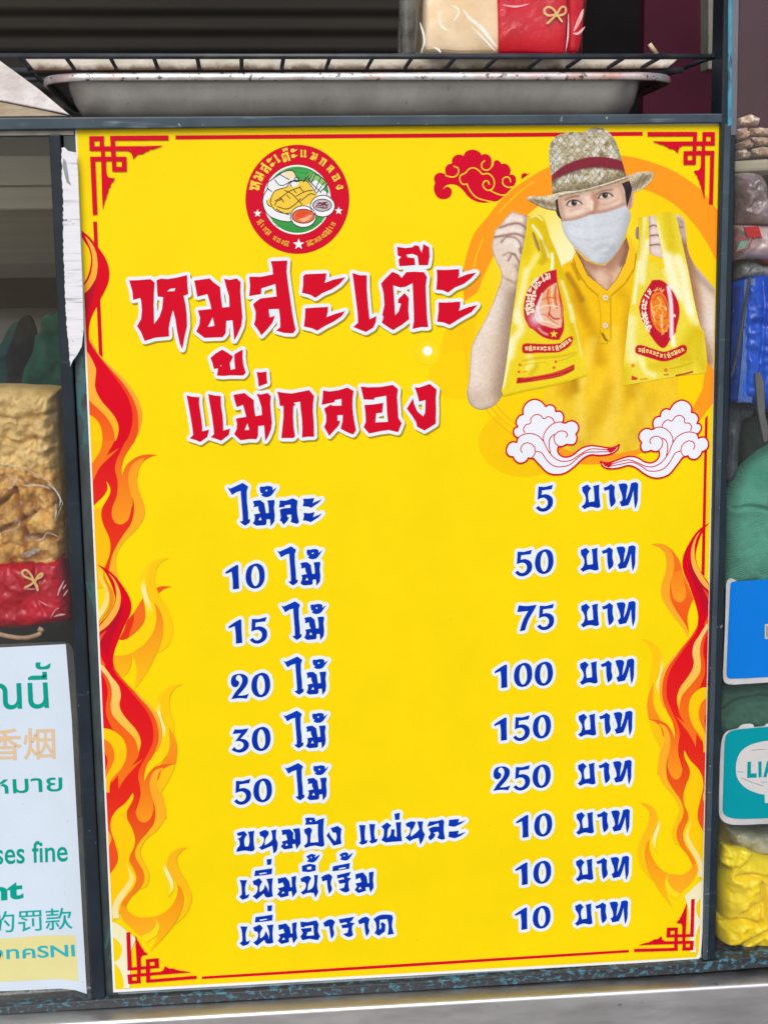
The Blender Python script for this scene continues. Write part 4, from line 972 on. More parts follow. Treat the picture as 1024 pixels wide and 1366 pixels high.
low = [
 (L4,"760,30! 660,40 580,90 548,190 550,310 590,420 640,520! 700,600 690,800 640,900! 745,830 788,720 782,600 730,470 660,360 628,250 640,130 690,62!",FA,(252,204,8)),
 (L4,"590,75! 530,130 500,200 498,290 515,370 540,450 550,540 525,620 470,690 390,755 330,778 300,770! 262,860! 250,918! 330,918 420,892 520,822 600,722 637,610 635,520 600,440 565,370 545,290 550,200",(253,208,20),(253,217,4)),
 (L4,"520,190! 498,280 515,370 540,450 552,550! 602,560! 600,490 575,420 550,340 540,260",("fade",(253,214,20),(249,238,160)),None),
 (L4,"615,430! 660,490 690,560 700,650 690,760 640,900 560,1060 470,1190 430,1240! 455,1120 460,1030 440,960 415,895! 520,820 600,720 635,610 640,520",(242,130,32),(254,198,16)),
 (L4,"245,915! 330,918 410,895! 416,960 390,1050 335,1117! 290,1080 258,1040 245,980",(250,170,24),(253,190,18)),
 (L4,"102,120! 115,220 160,310 165,400 120,500 75,570! -90,570! -90,680! 75,650! 140,560 195,470 212,380 195,300 160,220 150,130!",(253,208,20),(248,236,160)),
 (L4,"155,150! 190,240 240,330 250,400 225,490 170,560 80,662! -90,662! 90,640! 150,565 205,470 215,380 195,300 165,230",(247,140,22),None),
 (L4,"245,955! 262,1035 325,1125 430,1235 530,1340 580,1380! 490,1380! 420,1260 320,1150 240,1060!",O1,None),
 (L4,"445,1235! 510,1310 575,1380! 530,1380! 480,1300",PE,None),
 (L4,"100,88! 180,125 260,190 330,280 385,370 410,450 400,540 350,640 300,760 260,870 245,960 258,1040 320,1135 420,1245 520,1380! -90,1380! -90,665! 85,662! 175,572 235,490 262,400 248,330 215,240 165,150",R_,None),
 (L4,"-90,722! 85,722! 180,660 250,580 300,490 325,430! 330,520 290,640 230,780 205,930! 150,870 122,800 185,685! 100,765! -90,770!",DR,(200,6,38)),
 (L4,"200,165! 250,240 272,330 268,420 235,500 180,580 85,690! -90,690! -90,722! 85,722! 180,660 250,580 300,490 315,390 300,310 255,220",PE,(252,178,70)),
 (L4,"190,685! 140,765 120,830 125,900 160,980 230,1080 290,1160 315,1240 312,1380! -90,1380! -90,770! 98,770! 135,725",O1,O2),
 (L4,"-90,1000! 98,1000! 150,1090 195,1180 200,1260 190,1380! -90,1380!",R_,None),
 (L4,"-90,905! 95,905! 140,1000 220,1090 280,1170 308,1240 308,1380! 230,1380! 230,1290 200,1180 150,1090 98,1000! -90,990!",(250,180,50),CR),
 (L5,"850,155! 760,165 680,210 630,280 635,380 660,460 715,540! 745,620! 770,600! 755,480 730,400 722,320 740,240 790,180",FA,(253,206,8)),
 (L5,"700,195! 645,240 605,320 610,410 650,510 658,610 640,710 580,810 510,900 494,1050! 520,985 580,915 660,850 710,780 728,680 715,600 680,520 650,440 645,360 655,280",(253,205,20),(253,215,6)),
 (L5,"620,300! 600,350 612,410 650,510 658,610 645,690! 680,640! 690,570 665,500 642,420 640,350",("fade",(253,214,20),(250,241,176)),None),
 (L5,"715,540! 770,640 795,740 785,850 775,886! 700,890 630,902! 700,800 728,700 725,610",(250,160,28),(246,140,26)),
 (L5,"775,886! 750,960 700,1060 640,1152! 605,1060 640,960 705,905",FA,(254,190,20)),
 (L5,"405,225! 480,285 560,365 622,455 652,570 645,670 615,765! 560,765! 610,520 560,420 500,330",(254,196,60),(250,160,44)),
 (L5,"208,-15! 265,70 350,165 450,275 540,375 600,480 625,590 620,690 580,790 520,890 495,985 494,1050! 430,1100! 300,600!",(240,66,24),(244,100,28)),
 (L5,"-90,-15! 200,-15! 250,80 330,170 430,290 510,390 560,490 578,590 570,690 520,800 460,910 440,990 455,1080 460,1170 430,1280 405,1380! -90,1380!",R_,(230,44,24)),
 (L5,"494,1050! 520,985 580,918 660,888 782,884! 700,907 650,952 620,1030 545,1060! 555,1130 577,1210 572,1300 562,1375 500,1418 440,1402 410,1350 428,1280 460,1170 455,1080 440,1000 460,950!",(238,92,30),(250,156,28)),
 (L5,"645,920! 590,942 555,1000 543,1070 557,1150 580,1230 592,1380! 695,1380! 672,1240 625,1130 612,1050 625,970 668,918",(253,180,40),(251,164,38)),
 (L5,"70,5! 140,75 185,165 200,250 192,350 207,430 260,500 340,580 412,660 447,785 375,902! 480,838! 400,922 320,1012 262,1108! 255,985! 200,1050! 100,700! 215,580! 165,480 147,420 148,330 163,240 140,120",O1,O2),
 (L5,"60,-15! 140,70 187,160 200,250 190,350 205,430 260,500 340,580 412,660 441,782! 463,700 455,640 420,570 350,490 290,410 268,340 282,260 262,170 200,90 125,-15!",CR,(254,190,26)),
 (L5,"-90,560! 160,560 230,590 300,650 333,740 325,840 280,930 200,1020 178,1100 190,1180 240,1252! 165,1192 128,1120 128,1040 165,950 215,860 222,780 190,700 140,660 102,642! -90,642!",(254,208,2),(252,190,24)),
 (L5,"-90,645! 102,645! 150,665 200,720 220,790 210,870 160,970 128,1050! -90,1050!",O2,None),
 (L5,"-90,770! 110,770! 150,810 160,870 142,940 118,1005! -90,1005!",R_,None),
 (L6,"250,-15! 288,-15! 262,70 258,120 280,172 315,188 352,166 377,110 375,40! 390,110 380,190 330,260 280,320 255,370 255,420 280,470 308,520 312,580 280,640 225,695 188,762! 150,790! 150,750 190,690 240,630 265,560 250,510 218,450 220,410 250,350 250,270 215,200 197,140 210,80 242,10!",(226,40,24),(248,140,28)),
 (L6,"145,770! 152,745! 188,755! 210,792 270,826 350,828 386,824! 391,880 350,925 290,952! 230,900 172,840",(250,158,30),(254,182,30)),
 (L6,"386,-15! 395,100 383,190 332,262 282,322 257,372 257,420 282,470 311,520 316,580 285,640! 330,620! 350,550 325,480 292,410 290,370 330,300 400,240 450,170 460,110 430,-15!",(252,172,40),(253,198,12)),
 (L6,"522,568! 560,630 582,700 565,780 520,870 440,970 350,1062! 410,950 418,890 385,825! 460,790 520,720 542,640",(244,134,24),(254,192,22)),
 (L6,"612,355! 540,368 485,408 472,470 495,540 545,610! 600,700 562,800 520,880! 600,800 634,720 630,660 600,590 552,510 535,430 560,388",(252,180,28),FA),
 (L6,"385,826! 392,880 352,925 290,953! 330,1000! 400,950! 418,890",(253,218,30),None),
 (L6,"452,440! 440,490 470,560 490,620 470,700! 512,640 508,580 478,510",("fade",(253,212,14),(247,238,172)),None),
 (L6,"-90,-15! 245,-15! 235,30 190,60 130,105 97,160 86,215! -90,260!",(226,40,28),(236,60,26)),
 (L6,"240,-15! 240,30 200,110 200,160 230,220 252,290 248,350 220,410 215,460 250,520 262,570 240,630 170,720 145,800! -90,860! -90,545! 75,545! 130,470 140,410 120,330 90,230 95,160 130,105 190,55",(254,204,8),(252,205,4)),
 (L6,"-90,215! 60,215! 88,190! 90,240 120,330 140,410 130,470 75,545! -90,545!",(238,82,28),None),
 (L6,"-90,240! 70,240! 95,290 78,345! 60,360! -90,360!",(252,170,50),None),
 (L6,"188,438! 225,510 248,560 235,610 180,690 142,760 150,835! 108,835! 100,770 130,690 190,610 215,560 205,500",(253,222,60),(242,232,178)),
 (L6,"85,850! 150,880 210,930 262,968! 225,1060! 218,1345! 172,1345! 176,1260 150,1180 108,1132! 150,1100 165,1040 140,990 98,958!",(240,236,190),(244,240,214)),
]
ragged = [
 (L4,"515,395! 535,500 530,600 480,680 390,755 330,778 300,770! 340,690 375,600 430,530 480,450",(242,112,30),None),
 (L4,"435,535! 430,620 400,700 385,757! 330,778 300,768! 340,690 375,600",(232,50,24),None),
 (L4,"640,300! 690,287 780,290! 710,310 660,350!",(242,90,25),None)]
def flame_shapes(p, lst, fn=None):
    for v, s, a, b in lst:
        P = trace(v, s)
        if fn: P = fn(P)
        if a[0] == 'fade':
            y0, y1 = P[:,1].min(), P[:,1].max()
            def fade(Q, a=a, y0=y0, y1=y1):
                t = np.clip((Q[:,1]-y0)/(y1-y0), 0, 1); t = (sstep(t/.4)*sstep((1-t)/.45))[:,None]
                return np.array(a[1], float)*(1-t)+np.array(a[2], float)*t
            p.paint(clampx(P), 2.0, fade)
        else: p.shape(clampx(P), a, b)
p = Printed(27)
flame_shapes(p, up); flame_shapes(p, low[:5]); flame_shapes(p, ragged); flame_shapes(p, low[5:])
p.build('flame_artwork', poster, INK)
mir = affine_fit([(129.6,752.9),(244.5,912.7),(234.3,1019.5),(192.3,1097.2),(251,1130),(199.2,1223.8)], [(946,700.5),(856.4,850.9),(863.4,959.5),(899.2,1030.8),(852.2,1074),(899.1,1170.7)])
R1 = V(840,690,960)
p = Printed(27)
flame_shapes(p, low[:5][5:], mir)
flame_shapes(p, [
 (R1,"235,310! 330,298 420,325 500,400 560,490 592,600 640,700 720,930! 690,1000 655,1120 655,1200 672,1312! 660,1375! 600,1260 520,1160 430,1040 370,930 352,830 370,730 405,620 415,520 400,420 340,350",(251,160,36),(252,180,42)),
 (R1,"400,330! 470,370 530,440 580,540 600,650 650,760 722,930! 690,1000 655,1120 655,1200 672,1312! 610,1190 530,1070 475,970 450,870 465,730 490,640 502,540 490,440 450,370",(247,122,26),(240,84,26)),
 (R1,"492,630! 468,760 475,850 510,940 570,965 620,930 638,860 620,760 592,600!",(248,134,28),(251,160,36)),
])
flame_shapes(p, low[7:], mir)
p.build('flame_artwork', poster, INK)

# --- clouds
K1 = V(570,190,720)
cl = trace(K1,"70,365! 58,330 75,290 120,273 168,292! 160,240 180,203 222,188! 226,145 260,113 300,109 328,120! 352,80 410,62 465,80 493,112! 530,103 570,125 583,175 575,215! 598,198! 608,168 632,158 658,172 672,195! 712,192 745,220 757,260 745,292! 788,297 806,340 790,385 765,412! 730,450 690,490 640,530! 570,541 500,546 430,530 370,490 320,430 270,390 215,378 165,392 140,432! 170,402 207,412 220,452 200,495 150,515 95,500 63,450 58,400")
p = Printed(24); p.shape(cl, (212,0,44))
cut = [line(K1,s) for s in ("165,298 210,312 255,305 282,270 275,230 240,215","518,165 492,195 500,235 540,250 580,225 598,190","360,376 320,377 295,342 300,300 345,275 380,238 425,230 470,255 498,285 550,281 590,312 608,360 600,402 570,432 530,425 505,390 515,355 545,347 562,378","572,435 630,465 690,478 740,462","358,376 390,440 440,495 510,522 590,538","755,355 745,322 715,312 685,335 690,380 730,405 780,402")]
p.shape(grow([],0,8,0.05,lines=[(l,1.6) for l in cut]), (254,219,40))
p.shape(trace(K1,"855,332! 858,290 885,275 908,285 945,268! 900,302"), (212,0,44))
p.build('red_cloud', poster, INK)
K2 = V(660,520,810)
wc = trace(K2,"102,550! 105,525 130,485 165,472 195,478! 202,445 212,432! 190,428 168,395 172,355 205,335! 190,290 215,240 255,222! 255,165 295,110 355,85 420,105 460,152! 500,135 540,155 552,197! 590,195 620,225 622,270 612,298! 640,302! 670,285 710,282 750,310 760,355 735,402! 745,440 725,490 680,500 650,495! 610,515 575,515! 570,560 600,600 650,612 710,590 780,535 860,508 950,515 1024,527 1080,525 1128,497! 1110,545 1060,580 956,597 870,592 800,625 720,700 640,755 560,772 480,755 410,690 350,625! 300,620! 280,650 225,668 180,640 165,610! 125,600 104,572")
wl1 = [line(K2,s) for s in ("198,470 215,430 270,402 330,398 395,420 440,470 480,550 540,620 610,650 690,640 770,590 860,540 960,540 1060,548","245,570 232,540 250,500 300,482 350,510 365,560 345,608 320,622","375,560 420,570 470,640 530,690 600,700 680,680 750,620 830,570 930,565 1050,562","440,470 440,420 470,360 520,312 580,292 640,302","648,432 656,400 630,377 590,375 550,400 535,440 548,485 580,512","535,405 500,440 490,500 503,575","268,390 258,355 280,318 320,303 326,260 365,226 410,230 445,262 480,243 520,260 540,296")]
mirc = affine_fit([(712,532.5),(674.9,600.6),(825,593.1),(742,633)], [(906.3,533.8),(945.8,591.9),(801.6,615.3),(879.7,637.2)])
flick = poly(K2,"1010,540 1128,497 1090,550 1050,575")
for i, fn in enumerate((lambda q: q, mirc)):
    P = fn(wc); p = Printed(74+i*6)
    ring = np.concatenate([P, P[:1]])
    p.shape(P, (238,243,252))
    p.shape(grow([[fn(flick)]],0,6,0.05,lines=[(ring,2.2)]+[(fn(l),1.35) for l in wl1]), (208,10,44))
    p.build('white_cloud', poster, INK)

# --- title lettering
VA=V(160,320,400); VB=V(400,320,640); VC=V(240,450,420); VD=V(420,450,600)
def G(view, *ss): return [trace(view, s) for s in ss]
def C_(view, *ss): return [poly(view, s) for s in ss]
ho=C_(VA,"52,229 100,228 175,222 198,243 194,300 192,370 195,477 225,435 240,390 246,325 215,322 211,290 208,228 235,219 270,222 330,212 382,199 384,250 389,308 362,318 372,360 380,420 382,490 368,550 355,622 340,590 325,520 315,450 302,400 290,440 278,500 280,549 200,556 140,575 120,525 97,490 120,450 125,400 121,350 116,330 75,341 70,290","270,292 285,278 315,274 309,290")
mo=C_(VA,"422,230 510,218 530,238 570,268 575,330 583,384 623,380 620,320 605,270 592,220 625,226 665,218 687,240 685,290 692,380 697,440 690,490 668,540 650,572 645,510 640,457 605,460 602,530 585,553 480,557 434,520 452,480 455,440 443,400 520,392 510,350 497,308 440,323","500,494 528,440 537,488")
so=C_(VA,"735,208 800,209 870,195 868,160 858,120 952,116 948,180 955,240 965,310 978,400 990,470 1000,511 985,531 935,529 888,516 912,495 910,440 904,392 846,394 852,440 882,430 868,470 840,505 805,543 785,510 762,480 770,455 772,410 757,365 780,345 800,332 891,321 884,250 805,275 802,308 735,319 740,260")
def sara_a(v,d):
    return C_(v,*d)
a1=C_(VB,"18,205 30,194 80,192 150,189 148,215 140,244 190,225 258,211 225,250 180,280 130,300 88,329 60,312 12,300 18,250","30,388 90,384 160,380 158,410 150,439 200,420 258,404 235,435 190,465 140,490 98,516 70,503 22,492 28,440")
se=C_(VB,"298,187 340,200 380,200 380,280 388,380 396,451 435,432 430,470 415,500 374,523 340,510 303,495 330,470 328,420 318,340 308,260")
to=C_(VB,"461,248 480,225 525,180 560,195 578,215 605,182 650,180 705,182 722,210 715,260 718,340 722,430 729,496 690,495 640,506 648,460 646,380 640,245 600,266 570,270 530,258 536,340 541,429 560,408 575,362 556,358 560,335 595,301 619,330 616,400 621,450 580,482 530,513 500,495 465,470 475,440 468,425 480,370 475,300")
tri=C_(VB,"552,38 600,45 640,40 652,29 675,32 692,72 702,22 735,42 737,95 728,143 676,143 668,90 640,78 605,83 612,98 650,102 656,142 566,149 560,112 575,96 556,88")
a2=C_(VB,"778,168 830,170 905,165 905,200 898,216 950,195 1003,184 970,220 930,250 880,270 842,299 810,285 775,282 780,220","788,355 840,355 912,350 910,380 903,403 955,382 1009,369 975,410 920,440 850,483 815,468 780,465 788,400")
uu=C_(VC,"231,155 270,121 320,91 365,118 404,146 378,195 385,245 419,238 412,180 412,128 440,110 476,91 475,150 480,200 499,268 480,289 380,287 330,292 280,289 288,235 258,239 245,190","305,212 310,209 316,214 311,220")
ae=C_(VC,"50,439 95,450 148,452 145,500 160,600 170,680 168,713 221,699 208,755 155,793 115,778 74,766 100,740 95,690 75,570 60,490"); ae2=C_(VC,"214,429 260,440 310,444 312,520 325,600 329,706 381,691 370,740 312,784 275,770 233,757 258,735 255,690 240,580 225,500")
mo2=C_(VC,"404,435 490,421 515,442 560,475 562,530 572,597 622,588 618,530 600,470 581,427 615,432 665,421 689,445 685,500 692,590 698,650 690,700 670,750 647,787 642,720 638,667 594,672 592,745 580,773 530,770 460,781 411,735 430,695 432,655 424,615 502,602 492,560 478,511 430,529 415,480","490,703 512,651 525,701")
ek=C_(VC,"581,262 615,265 656,258 658,310 663,348 630,360 597,373 592,320")
ko=C_(VC,"738,411 790,420 850,425 900,415 980,399 1017,445 1010,500 1008,560 1015,650 1018,753 970,753 924,759 928,700 925,620 915,540 911,486 862,495 878,512 860,520 858,600 862,680 873,750 860,763 769,763 775,700 785,600 785,520 757,519 752,470")
lo_=C_(VD,"62,402 110,410 180,400 245,379 293,405 285,460 285,540 295,620 311,705 290,736 245,720 194,692 208,640 211,588 169,591 171,633 192,630 180,668 150,700 108,747 90,715 69,680 85,640 85,590 69,540 120,508 130,518 201,517 200,465 150,475 148,490 51,511 58,455")
oo=C_(VD,"347,372 400,378 500,375 590,359 629,392 622,450 628,540 632,610 657,650 630,719 560,702 500,710 410,729 369,680 385,640 382,570 374,512 445,508 518,495 510,571 465,575 457,645 553,640 545,560 540,441 450,458 448,472 369,470 358,420")
ng=C_(VD,"756,378 790,380 870,352 923,395 915,460 918,560 915,655 830,706 775,678 765,640 740,600 696,540 720,500 743,461 750,500 775,560 820,599 835,570 838,474 789,486 775,430")
line1=[ho,mo,so,a1,se,to,tri,a2]; line2=[uu,ae,ae2,mo2,ek,ko,lo_,oo,ng]
title = None
p = Printed(24)
h1 = grow(line1,4.6,3,0.1); h2 = grow(line2,4.4,3,0.1)
for l in (h1,h2): p.shape([q+np.array([1.8,2.4]) for q in l], (172,146,22))
for l in (h1,h2): p.shape(l, HALO)
border = p
p = Printed(30)
for g in line1+line2: p.shape(g, (213,0,40))
title = p.build('title_lettering', poster, INK)
border.build('lettering_border', title, INK)

# --- price rows
VE=V(290,630,450); VF=V(680,630,870); VG=V(290,790,450); VG2=V(290,940,450); VH=V(640,790,870); VI=V(300,1080,470); VJ=V(460,1080,640); VK=V(300,1130,540)
mai=[C_(VE,"86,129 110,138 150,120 215,89 263,122 250,160 252,250 262,340 264,402 281,400 275,430 236,456 210,440 191,420 215,415 215,380 208,290 200,200 198,158 160,170 124,193 105,160"),
     [*G(VE,"364,125 395,122 430,115 468,125 470,152! 506,127! 480,170 455,200 415,212 375,196 388,180! 368,172"), ell(VE[0]+418/6.4,VE[1]+155/6.4,1.2,1.2,10)],
     C_(VE,"302,248 330,240 365,237 400,265 405,300 414,349 438,345 435,290 425,240 485,235 489,255 482,300 490,370 485,420 454,461 448,400 419,402 418,440 405,451 330,456 302,435 316,410 320,380 311,360 345,352 363,350 350,320 347,290 309,299 312,275","350,409 365,381 377,408")]
la=[C_(VE,"532,240 580,242 645,221 683,242 678,300 682,360 696,425 680,441 624,425 632,395 628,360 594,362 598,385 612,382 598,412 564,448 550,425 532,410 541,385 531,320 560,307 625,303 622,275 575,282 572,296 524,300 529,270"),
    C_(VE,"731,225 770,225 826,219 820,240 812,263 850,245 893,229 860,262 800,303 770,292 727,290 735,255","735,345 780,350 829,339 822,360 815,383 850,368 893,351 860,385 796,426 765,415 729,410 738,375")]
D={'1':G(VE,"68,852! 120,815 170,787! 179,797! 181,880 187,992! 132,1000! 130,920 121,848! 72,868!"),
   '0':G(VE,"345,778 385,805 402,870 395,930 365,975 318,992 270,975 243,930 240,870 258,815 300,785","320,800 345,830 355,880 350,940 322,970 298,945 288,890 296,830"),
   '5':G(VG,"293,228! 350,230! 419,211! 409,249! 325,260! 322,298! 365,292 408,312 424,350 412,400 365,435 315,437 275,408! 300,389! 325,410 358,405 378,375 372,340 340,322 289,338!"),
   '2':G(VG,"117,915! 150,858 195,800 211,760 205,725 183,708 162,720 160,745 184,765 178,797 150,812 122,795 115,755 130,715 170,698 220,700 255,725 259,770 235,815 175,882! 225,880 270,865! 250,909! 180,905"),
   '3':G(VG2,"148,210! 200,212 264,202! 248,235 197,291! 240,300 268,330 262,370 225,402 180,410 140,398 121,385! 145,360! 165,382 198,380 222,355 215,325 180,312 149,319! 200,245! 129,251!"),
   '7':G(VH,"230,78! 280,82 336,74! 325,100 290,160 268,226! 237,233! 255,170 286,112! 221,119!")}
baht=[G(VF,"517,105! 556,87! 583,115! 562,150 568,214! 606,208! 604,150 597,98! 641,87! 640,150 649,246! 630,256 580,248 533,266! 514,245! 537,222 543,180 519,135!"),
      G(VF,"671,110! 700,100 725,82! 753,102! 750,160 757,215 724,251! 714,200 711,125! 679,133!"),
      G(VF,"779,85! 830,80 846,102! 838,140 832,197! 855,140 868,79! 905,71 921,85! 918,150 916,210 899,263! 892,220 886,130! 870,190 850,236! 800,246! 787,212! 806,195 800,150 790,125!")]
def flat(g): return np.concatenate([np.concatenate(x) for x in g])
def bc(g):
    a = flat(g); return (a.min(0)+a.max(0))/2
def shift_plane(groups, src, dst, k=1.0):
    """slide lettering along the sheet (not along the picture)"""
    a = p1(*src); b = p1(*dst)
    def back(X):
        q = (X-CAM) @ ROT; return np.stack([PW/2+F*q[:,0]/q[:,1], PH/2-F*q[:,2]/q[:,1]], 1)
    def mv(P):
        X = at(P); X = (X-a)*k+b; return back(X)
    return [[mv(l) for l in g] for g in groups]
rows = []
bx = [(776.1,649.5),(774.3,733.9),(774.8,808.4),(773.4,885.5),(771.4,955.3),(770.7,1020.9),(768.6,1086.6),(768.0,1149.1),(766.9,1208.7)]
mx = [None,(388.1,728.8),(393.4,802.2),(396.3,875.9),(395.9,948.1),(397.5,1018.1)]
rd = ["5 726,664.5","5 698.2,751 0 725.5,749.1","7 702.4,824.4 5 727.6,823","1 667.9,902.1 0 697.3,900.3 0 724.9,898.7","1 667.4,972.6 5 695.3,971.4 0 722.4,969.2","2 669.2,1038.8 5 695.7,1037.7 0 722,1035.5","1 696.4,1102.4 0 724.1,1100.5","1 695.4,1165.7 0 722.9,1163.8","1 694.8,1225.7 0 722.1,1223.7"]
ld = [None,"1 309.8,769.7 0 340.3,768.3","1 313.9,842.3 5 344.7,840.8","2 320,915.9 0 347.8,913.8","3 320.5,987.8 0 348.3,985.8","5 323.4,1056.4 0 350.3,1054.4"]
r7=[G(VI,"94,190! 125,180 155,173! 179,203! 158,232 155,265 162,297! 187,297! 197,250 185,178! 236,171! 230,240 239,315! 220,336 160,330 94,342! 97,315 117,290 114,250 99,236! 120,226 136,210! 104,213!"),
    G(VI,"274,185! 320,165 351,178! 350,200 325,240 320,287! 360,262 381,240! 378,200 369,170! 413,159! 410,230 424,265! 415,330 389,354! 385,320 380,290! 345,305 295,326! 271,305! 302,280 312,230 284,212!"),
    [*C_(VI,"454,165 520,157 549,185 548,235 562,241 560,190 544,155 600,149 606,200 609,270 575,320 564,275 541,280 546,311 475,321 447,298 465,275 454,258 501,245 490,200 461,206","485,291 495,271 506,288")],
    G(VI,"634,162! 680,145 701,170! 690,200 686,266! 750,261! 745,180 747,118! 700,121! 645,123! 650,96! 644,70! 680,64 720,67! 728,95! 757,79! 796,69! 790,180 799,285! 780,299 720,290 644,309! 634,290! 657,268 659,215 640,190!")+[ell(VI[0]+688/VI[2],VI[1]+93/VI[2],1.5,1.1,10)],
    G(VI,"847,150! 905,131! 936,155! 930,220 936,275! 870,291! 840,245 814,210! 836,179! 850,215 886,256! 897,220 890,186! 867,186!"),
    G(VJ,"107,117! 156,119! 150,190 154,236! 173,229! 165,256! 130,268! 104,255! 120,240! 116,180"), G(VJ,"184,109! 229,111! 222,180 230,226! 249,221! 240,246! 205,259! 181,245! 197,230! 190,170"),
    G(VJ,"274,130! 318,97! 353,122! 327,150 322,217! 345,190 350,150! 376,150! 375,200! 392,209! 390,150 384,98! 426,94! 425,170 433,240! 350,246! 310,251! 274,232! 292,200 294,150!"),
    G(VJ,"374,32! 416,24! 413,76! 380,81!"),
    G(VJ,"459,108! 500,90 536,95! 525,130 502,170 498,206! 540,175 563,150! 547,90! 593,91! 588,150 606,188! 590,235 570,267! 558,215! 520,225 490,241! 457,212! 487,185 492,140 467,131!"),
    G(VJ,"627,116! 640,90! 690,88 740,74! 753,95! 748,150 759,221! 735,229 699,215! 713,185! 705,168! 670,176! 685,187! 675,212 645,236! 629,210! 647,180 631,150! 665,132 711,130! 708,104! 670,118 625,132!"),
    G(VJ,"789,78! 866,71! 858,99! 916,81! 880,108 830,131! 784,125!","787,168! 863,161! 855,189! 916,169! 880,198 830,219! 784,208!")]
peem=[G(VK,"84,188! 126,189! 115,230 119,276! 141,267! 130,290! 100,301! 81,285! 96,270! 93,220"),
    G(VK,"157,195! 195,177! 213,198! 198,225 198,257! 219,240 227,215! 243,240 246,262! 248,220 234,182! 273,177! 268,230 273,281! 235,286 221,265! 180,299! 157,280! 180,260 184,225 164,216!"),
    C_(VK,"171,135 210,130 269,121 266,155 215,162 167,166","192,151 228,145 242,148 200,157"),
    C_(VK,"237,70 266,67 263,100 240,103"),
    C_(VK,"299,180 345,171 366,195 372,229 381,228 378,170 406,164 402,210 409,255 385,287 378,251 361,255 362,278 318,289 297,270 311,250 301,235 336,225 328,202 304,211","321,266 330,251 339,262")]
def sh(g, v, dx, dy): return [[l+np.array([dx/v[2],dy/v[2]]) for l in q] for q in g]
r8=peem+[G(VK,"429,180! 470,164 491,178! 475,210 470,247! 502,225 506,160! 529,159! 525,220 531,255! 515,290! 505,262! 470,262 445,273! 431,258! 457,235 457,205 434,199!"),
    C_(VK,"437,108 480,95 516,102 516,135 480,143 439,140","468,114 491,111 490,128 467,129"),
    G(VK,"461,55! 490,40 516,45! 510,60! 541,41! 525,70 500,88 464,81! 477,70!")+[ell(VK[0]+490/VK[2],VK[1]+60/VK[2],.9,.9,8)],
    G(VK,"547,172! 590,154 611,170! 602,210 609,240 592,267! 584,235 580,190! 554,196!"),
    G(VK,"637,160! 680,150 716,141! 705,165! 692,172! 719,179! 703,200 709,248! 685,259 649,240! 676,231! 683,205! 651,210! 644,190! 680,182! 670,172! 639,181!"),
    C_(VK,"614,110 665,100 711,91 706,125 660,132 611,139","645,122 680,115 692,119 650,129"),
    G(VK,"649,45! 680,30 703,38! 700,50! 729,31! 712,60 690,77 654,70! 663,58!")+[ell(VK[0]+678/VK[2],VK[1]+50/VK[2],.9,.9,8)],
    C_(VK,"741,155 785,144 806,170 811,206 820,205 818,145 846,139 842,190 846,230 828,260 818,228 799,230 802,250 758,263 737,245 751,225 741,208 776,200 768,175 744,186","759,241 768,225 777,238")]
r9=sh(peem,VK,3,264)+[C_(VK,"429,425 470,428 520,417 533,440 528,480 541,510 528,531 480,523 440,531 429,510 443,490 431,465 493,459 491,481 470,485 464,506 506,503 502,445 455,452 450,459 431,456"),
    G(VK,"559,432! 602,411 626,428! 615,460 621,495 605,524! 598,490 592,450! 567,456!"),
    G(VK,"647,412! 736,397! 722,420! 709,428! 739,434! 723,455 729,500! 705,513 671,495! 696,488! 703,460! 667,463! 661,445! 696,438! 688,428! 654,436!"),
    G(VK,"756,420! 800,397 823,412! 815,450 821,480 805,510! 797,480 792,432! 764,441!"),
    G(VK,"844,410! 885,387 949,387! 956,405! 950,450 961,495! 925,501! 930,450 922,411! 880,415! 878,470! 888,462! 890,446! 882,440! 895,427! 913,440! 910,481! 875,506! 849,490! 860,470 857,430!")]
def digits(s):
    out = []; t = s.split()
    for ch, pos in zip(t[::2], t[1::2]):
        g = [D[ch]]; out += shift_plane(g, bc(g), tuple(map(float, pos.split(','))))
    return out
for i in range(9):
    left = []
    if i == 0: left = mai+la
    elif i < 6: left = digits(ld[i])+shift_plane(mai, (323.6,644.1), mx[i], 0.928)
    else: left = (r7, r8, r9)[i-6]
    right = digits(rd[i])+shift_plane(baht, bx[0], bx[i], 0.985 if i else 1.0)
    for nm, gs, wd in (('item_lettering', left, 4.5), ('price_lettering', right, 4.3)):
        p = Printed(36+i); lo_y = flat(gs)[:,1].min(); hi_y = flat(gs)[:,1].max()
        for g in gs: p.k = 36+i; p.shape(g, (0,58,186), (0,44,164), lo_y, hi_y)
        ro = p.build(nm, poster, INK)
        p = Printed(24+i); p.shape(grow(gs, wd, 3, 0.1), HALO); p.build('lettering_border', ro, INK)

# --- round emblem
KE = V(320,180,480); e6 = lambda x,y: (KE[0]+x/6.4, KE[1]+y/6.4)
p = Printed(24)
cx, cy = e6(490,547)
p.shape(ell(cx,cy,443/6.4,466/6.4,80), (212,6,44))
p.shape(ell(*e6(487,551),288/6.4,297/6.4,64), (248,250,248))
p.shape(ell(*e6(490,551),276/6.4,284/6.4,64), (72,170,82), (60,160,72))
gl = [line(KE,s) for s in ("300,350 400,300 560,290 680,340","280,740 400,790 560,800 700,740","330,330 450,310 600,330","420,770 540,785 660,760","560,320 660,330 730,400","300,770 420,815 560,820")]
p.shape(grow([],0,6,0.06,lines=[(l,0.7) for l in gl]), (40,130,62))
W_=(240,244,246); INKL=(38,34,44); TOAST=(246,206,70)
p.shape(trace(KE,"235,460! 200,520 200,600 240,680 320,720 400,738 450,735! 760,640! 760,500! 600,400!"), W_)
p.shape(trace(KE,"240,400! 380,310! 470,350! 500,390! 430,470 300,510 240,450"), W_)
p.shape(trace(KE,"360,312! 410,300 450,310 475,350! 420,380!"), (250,226,180))
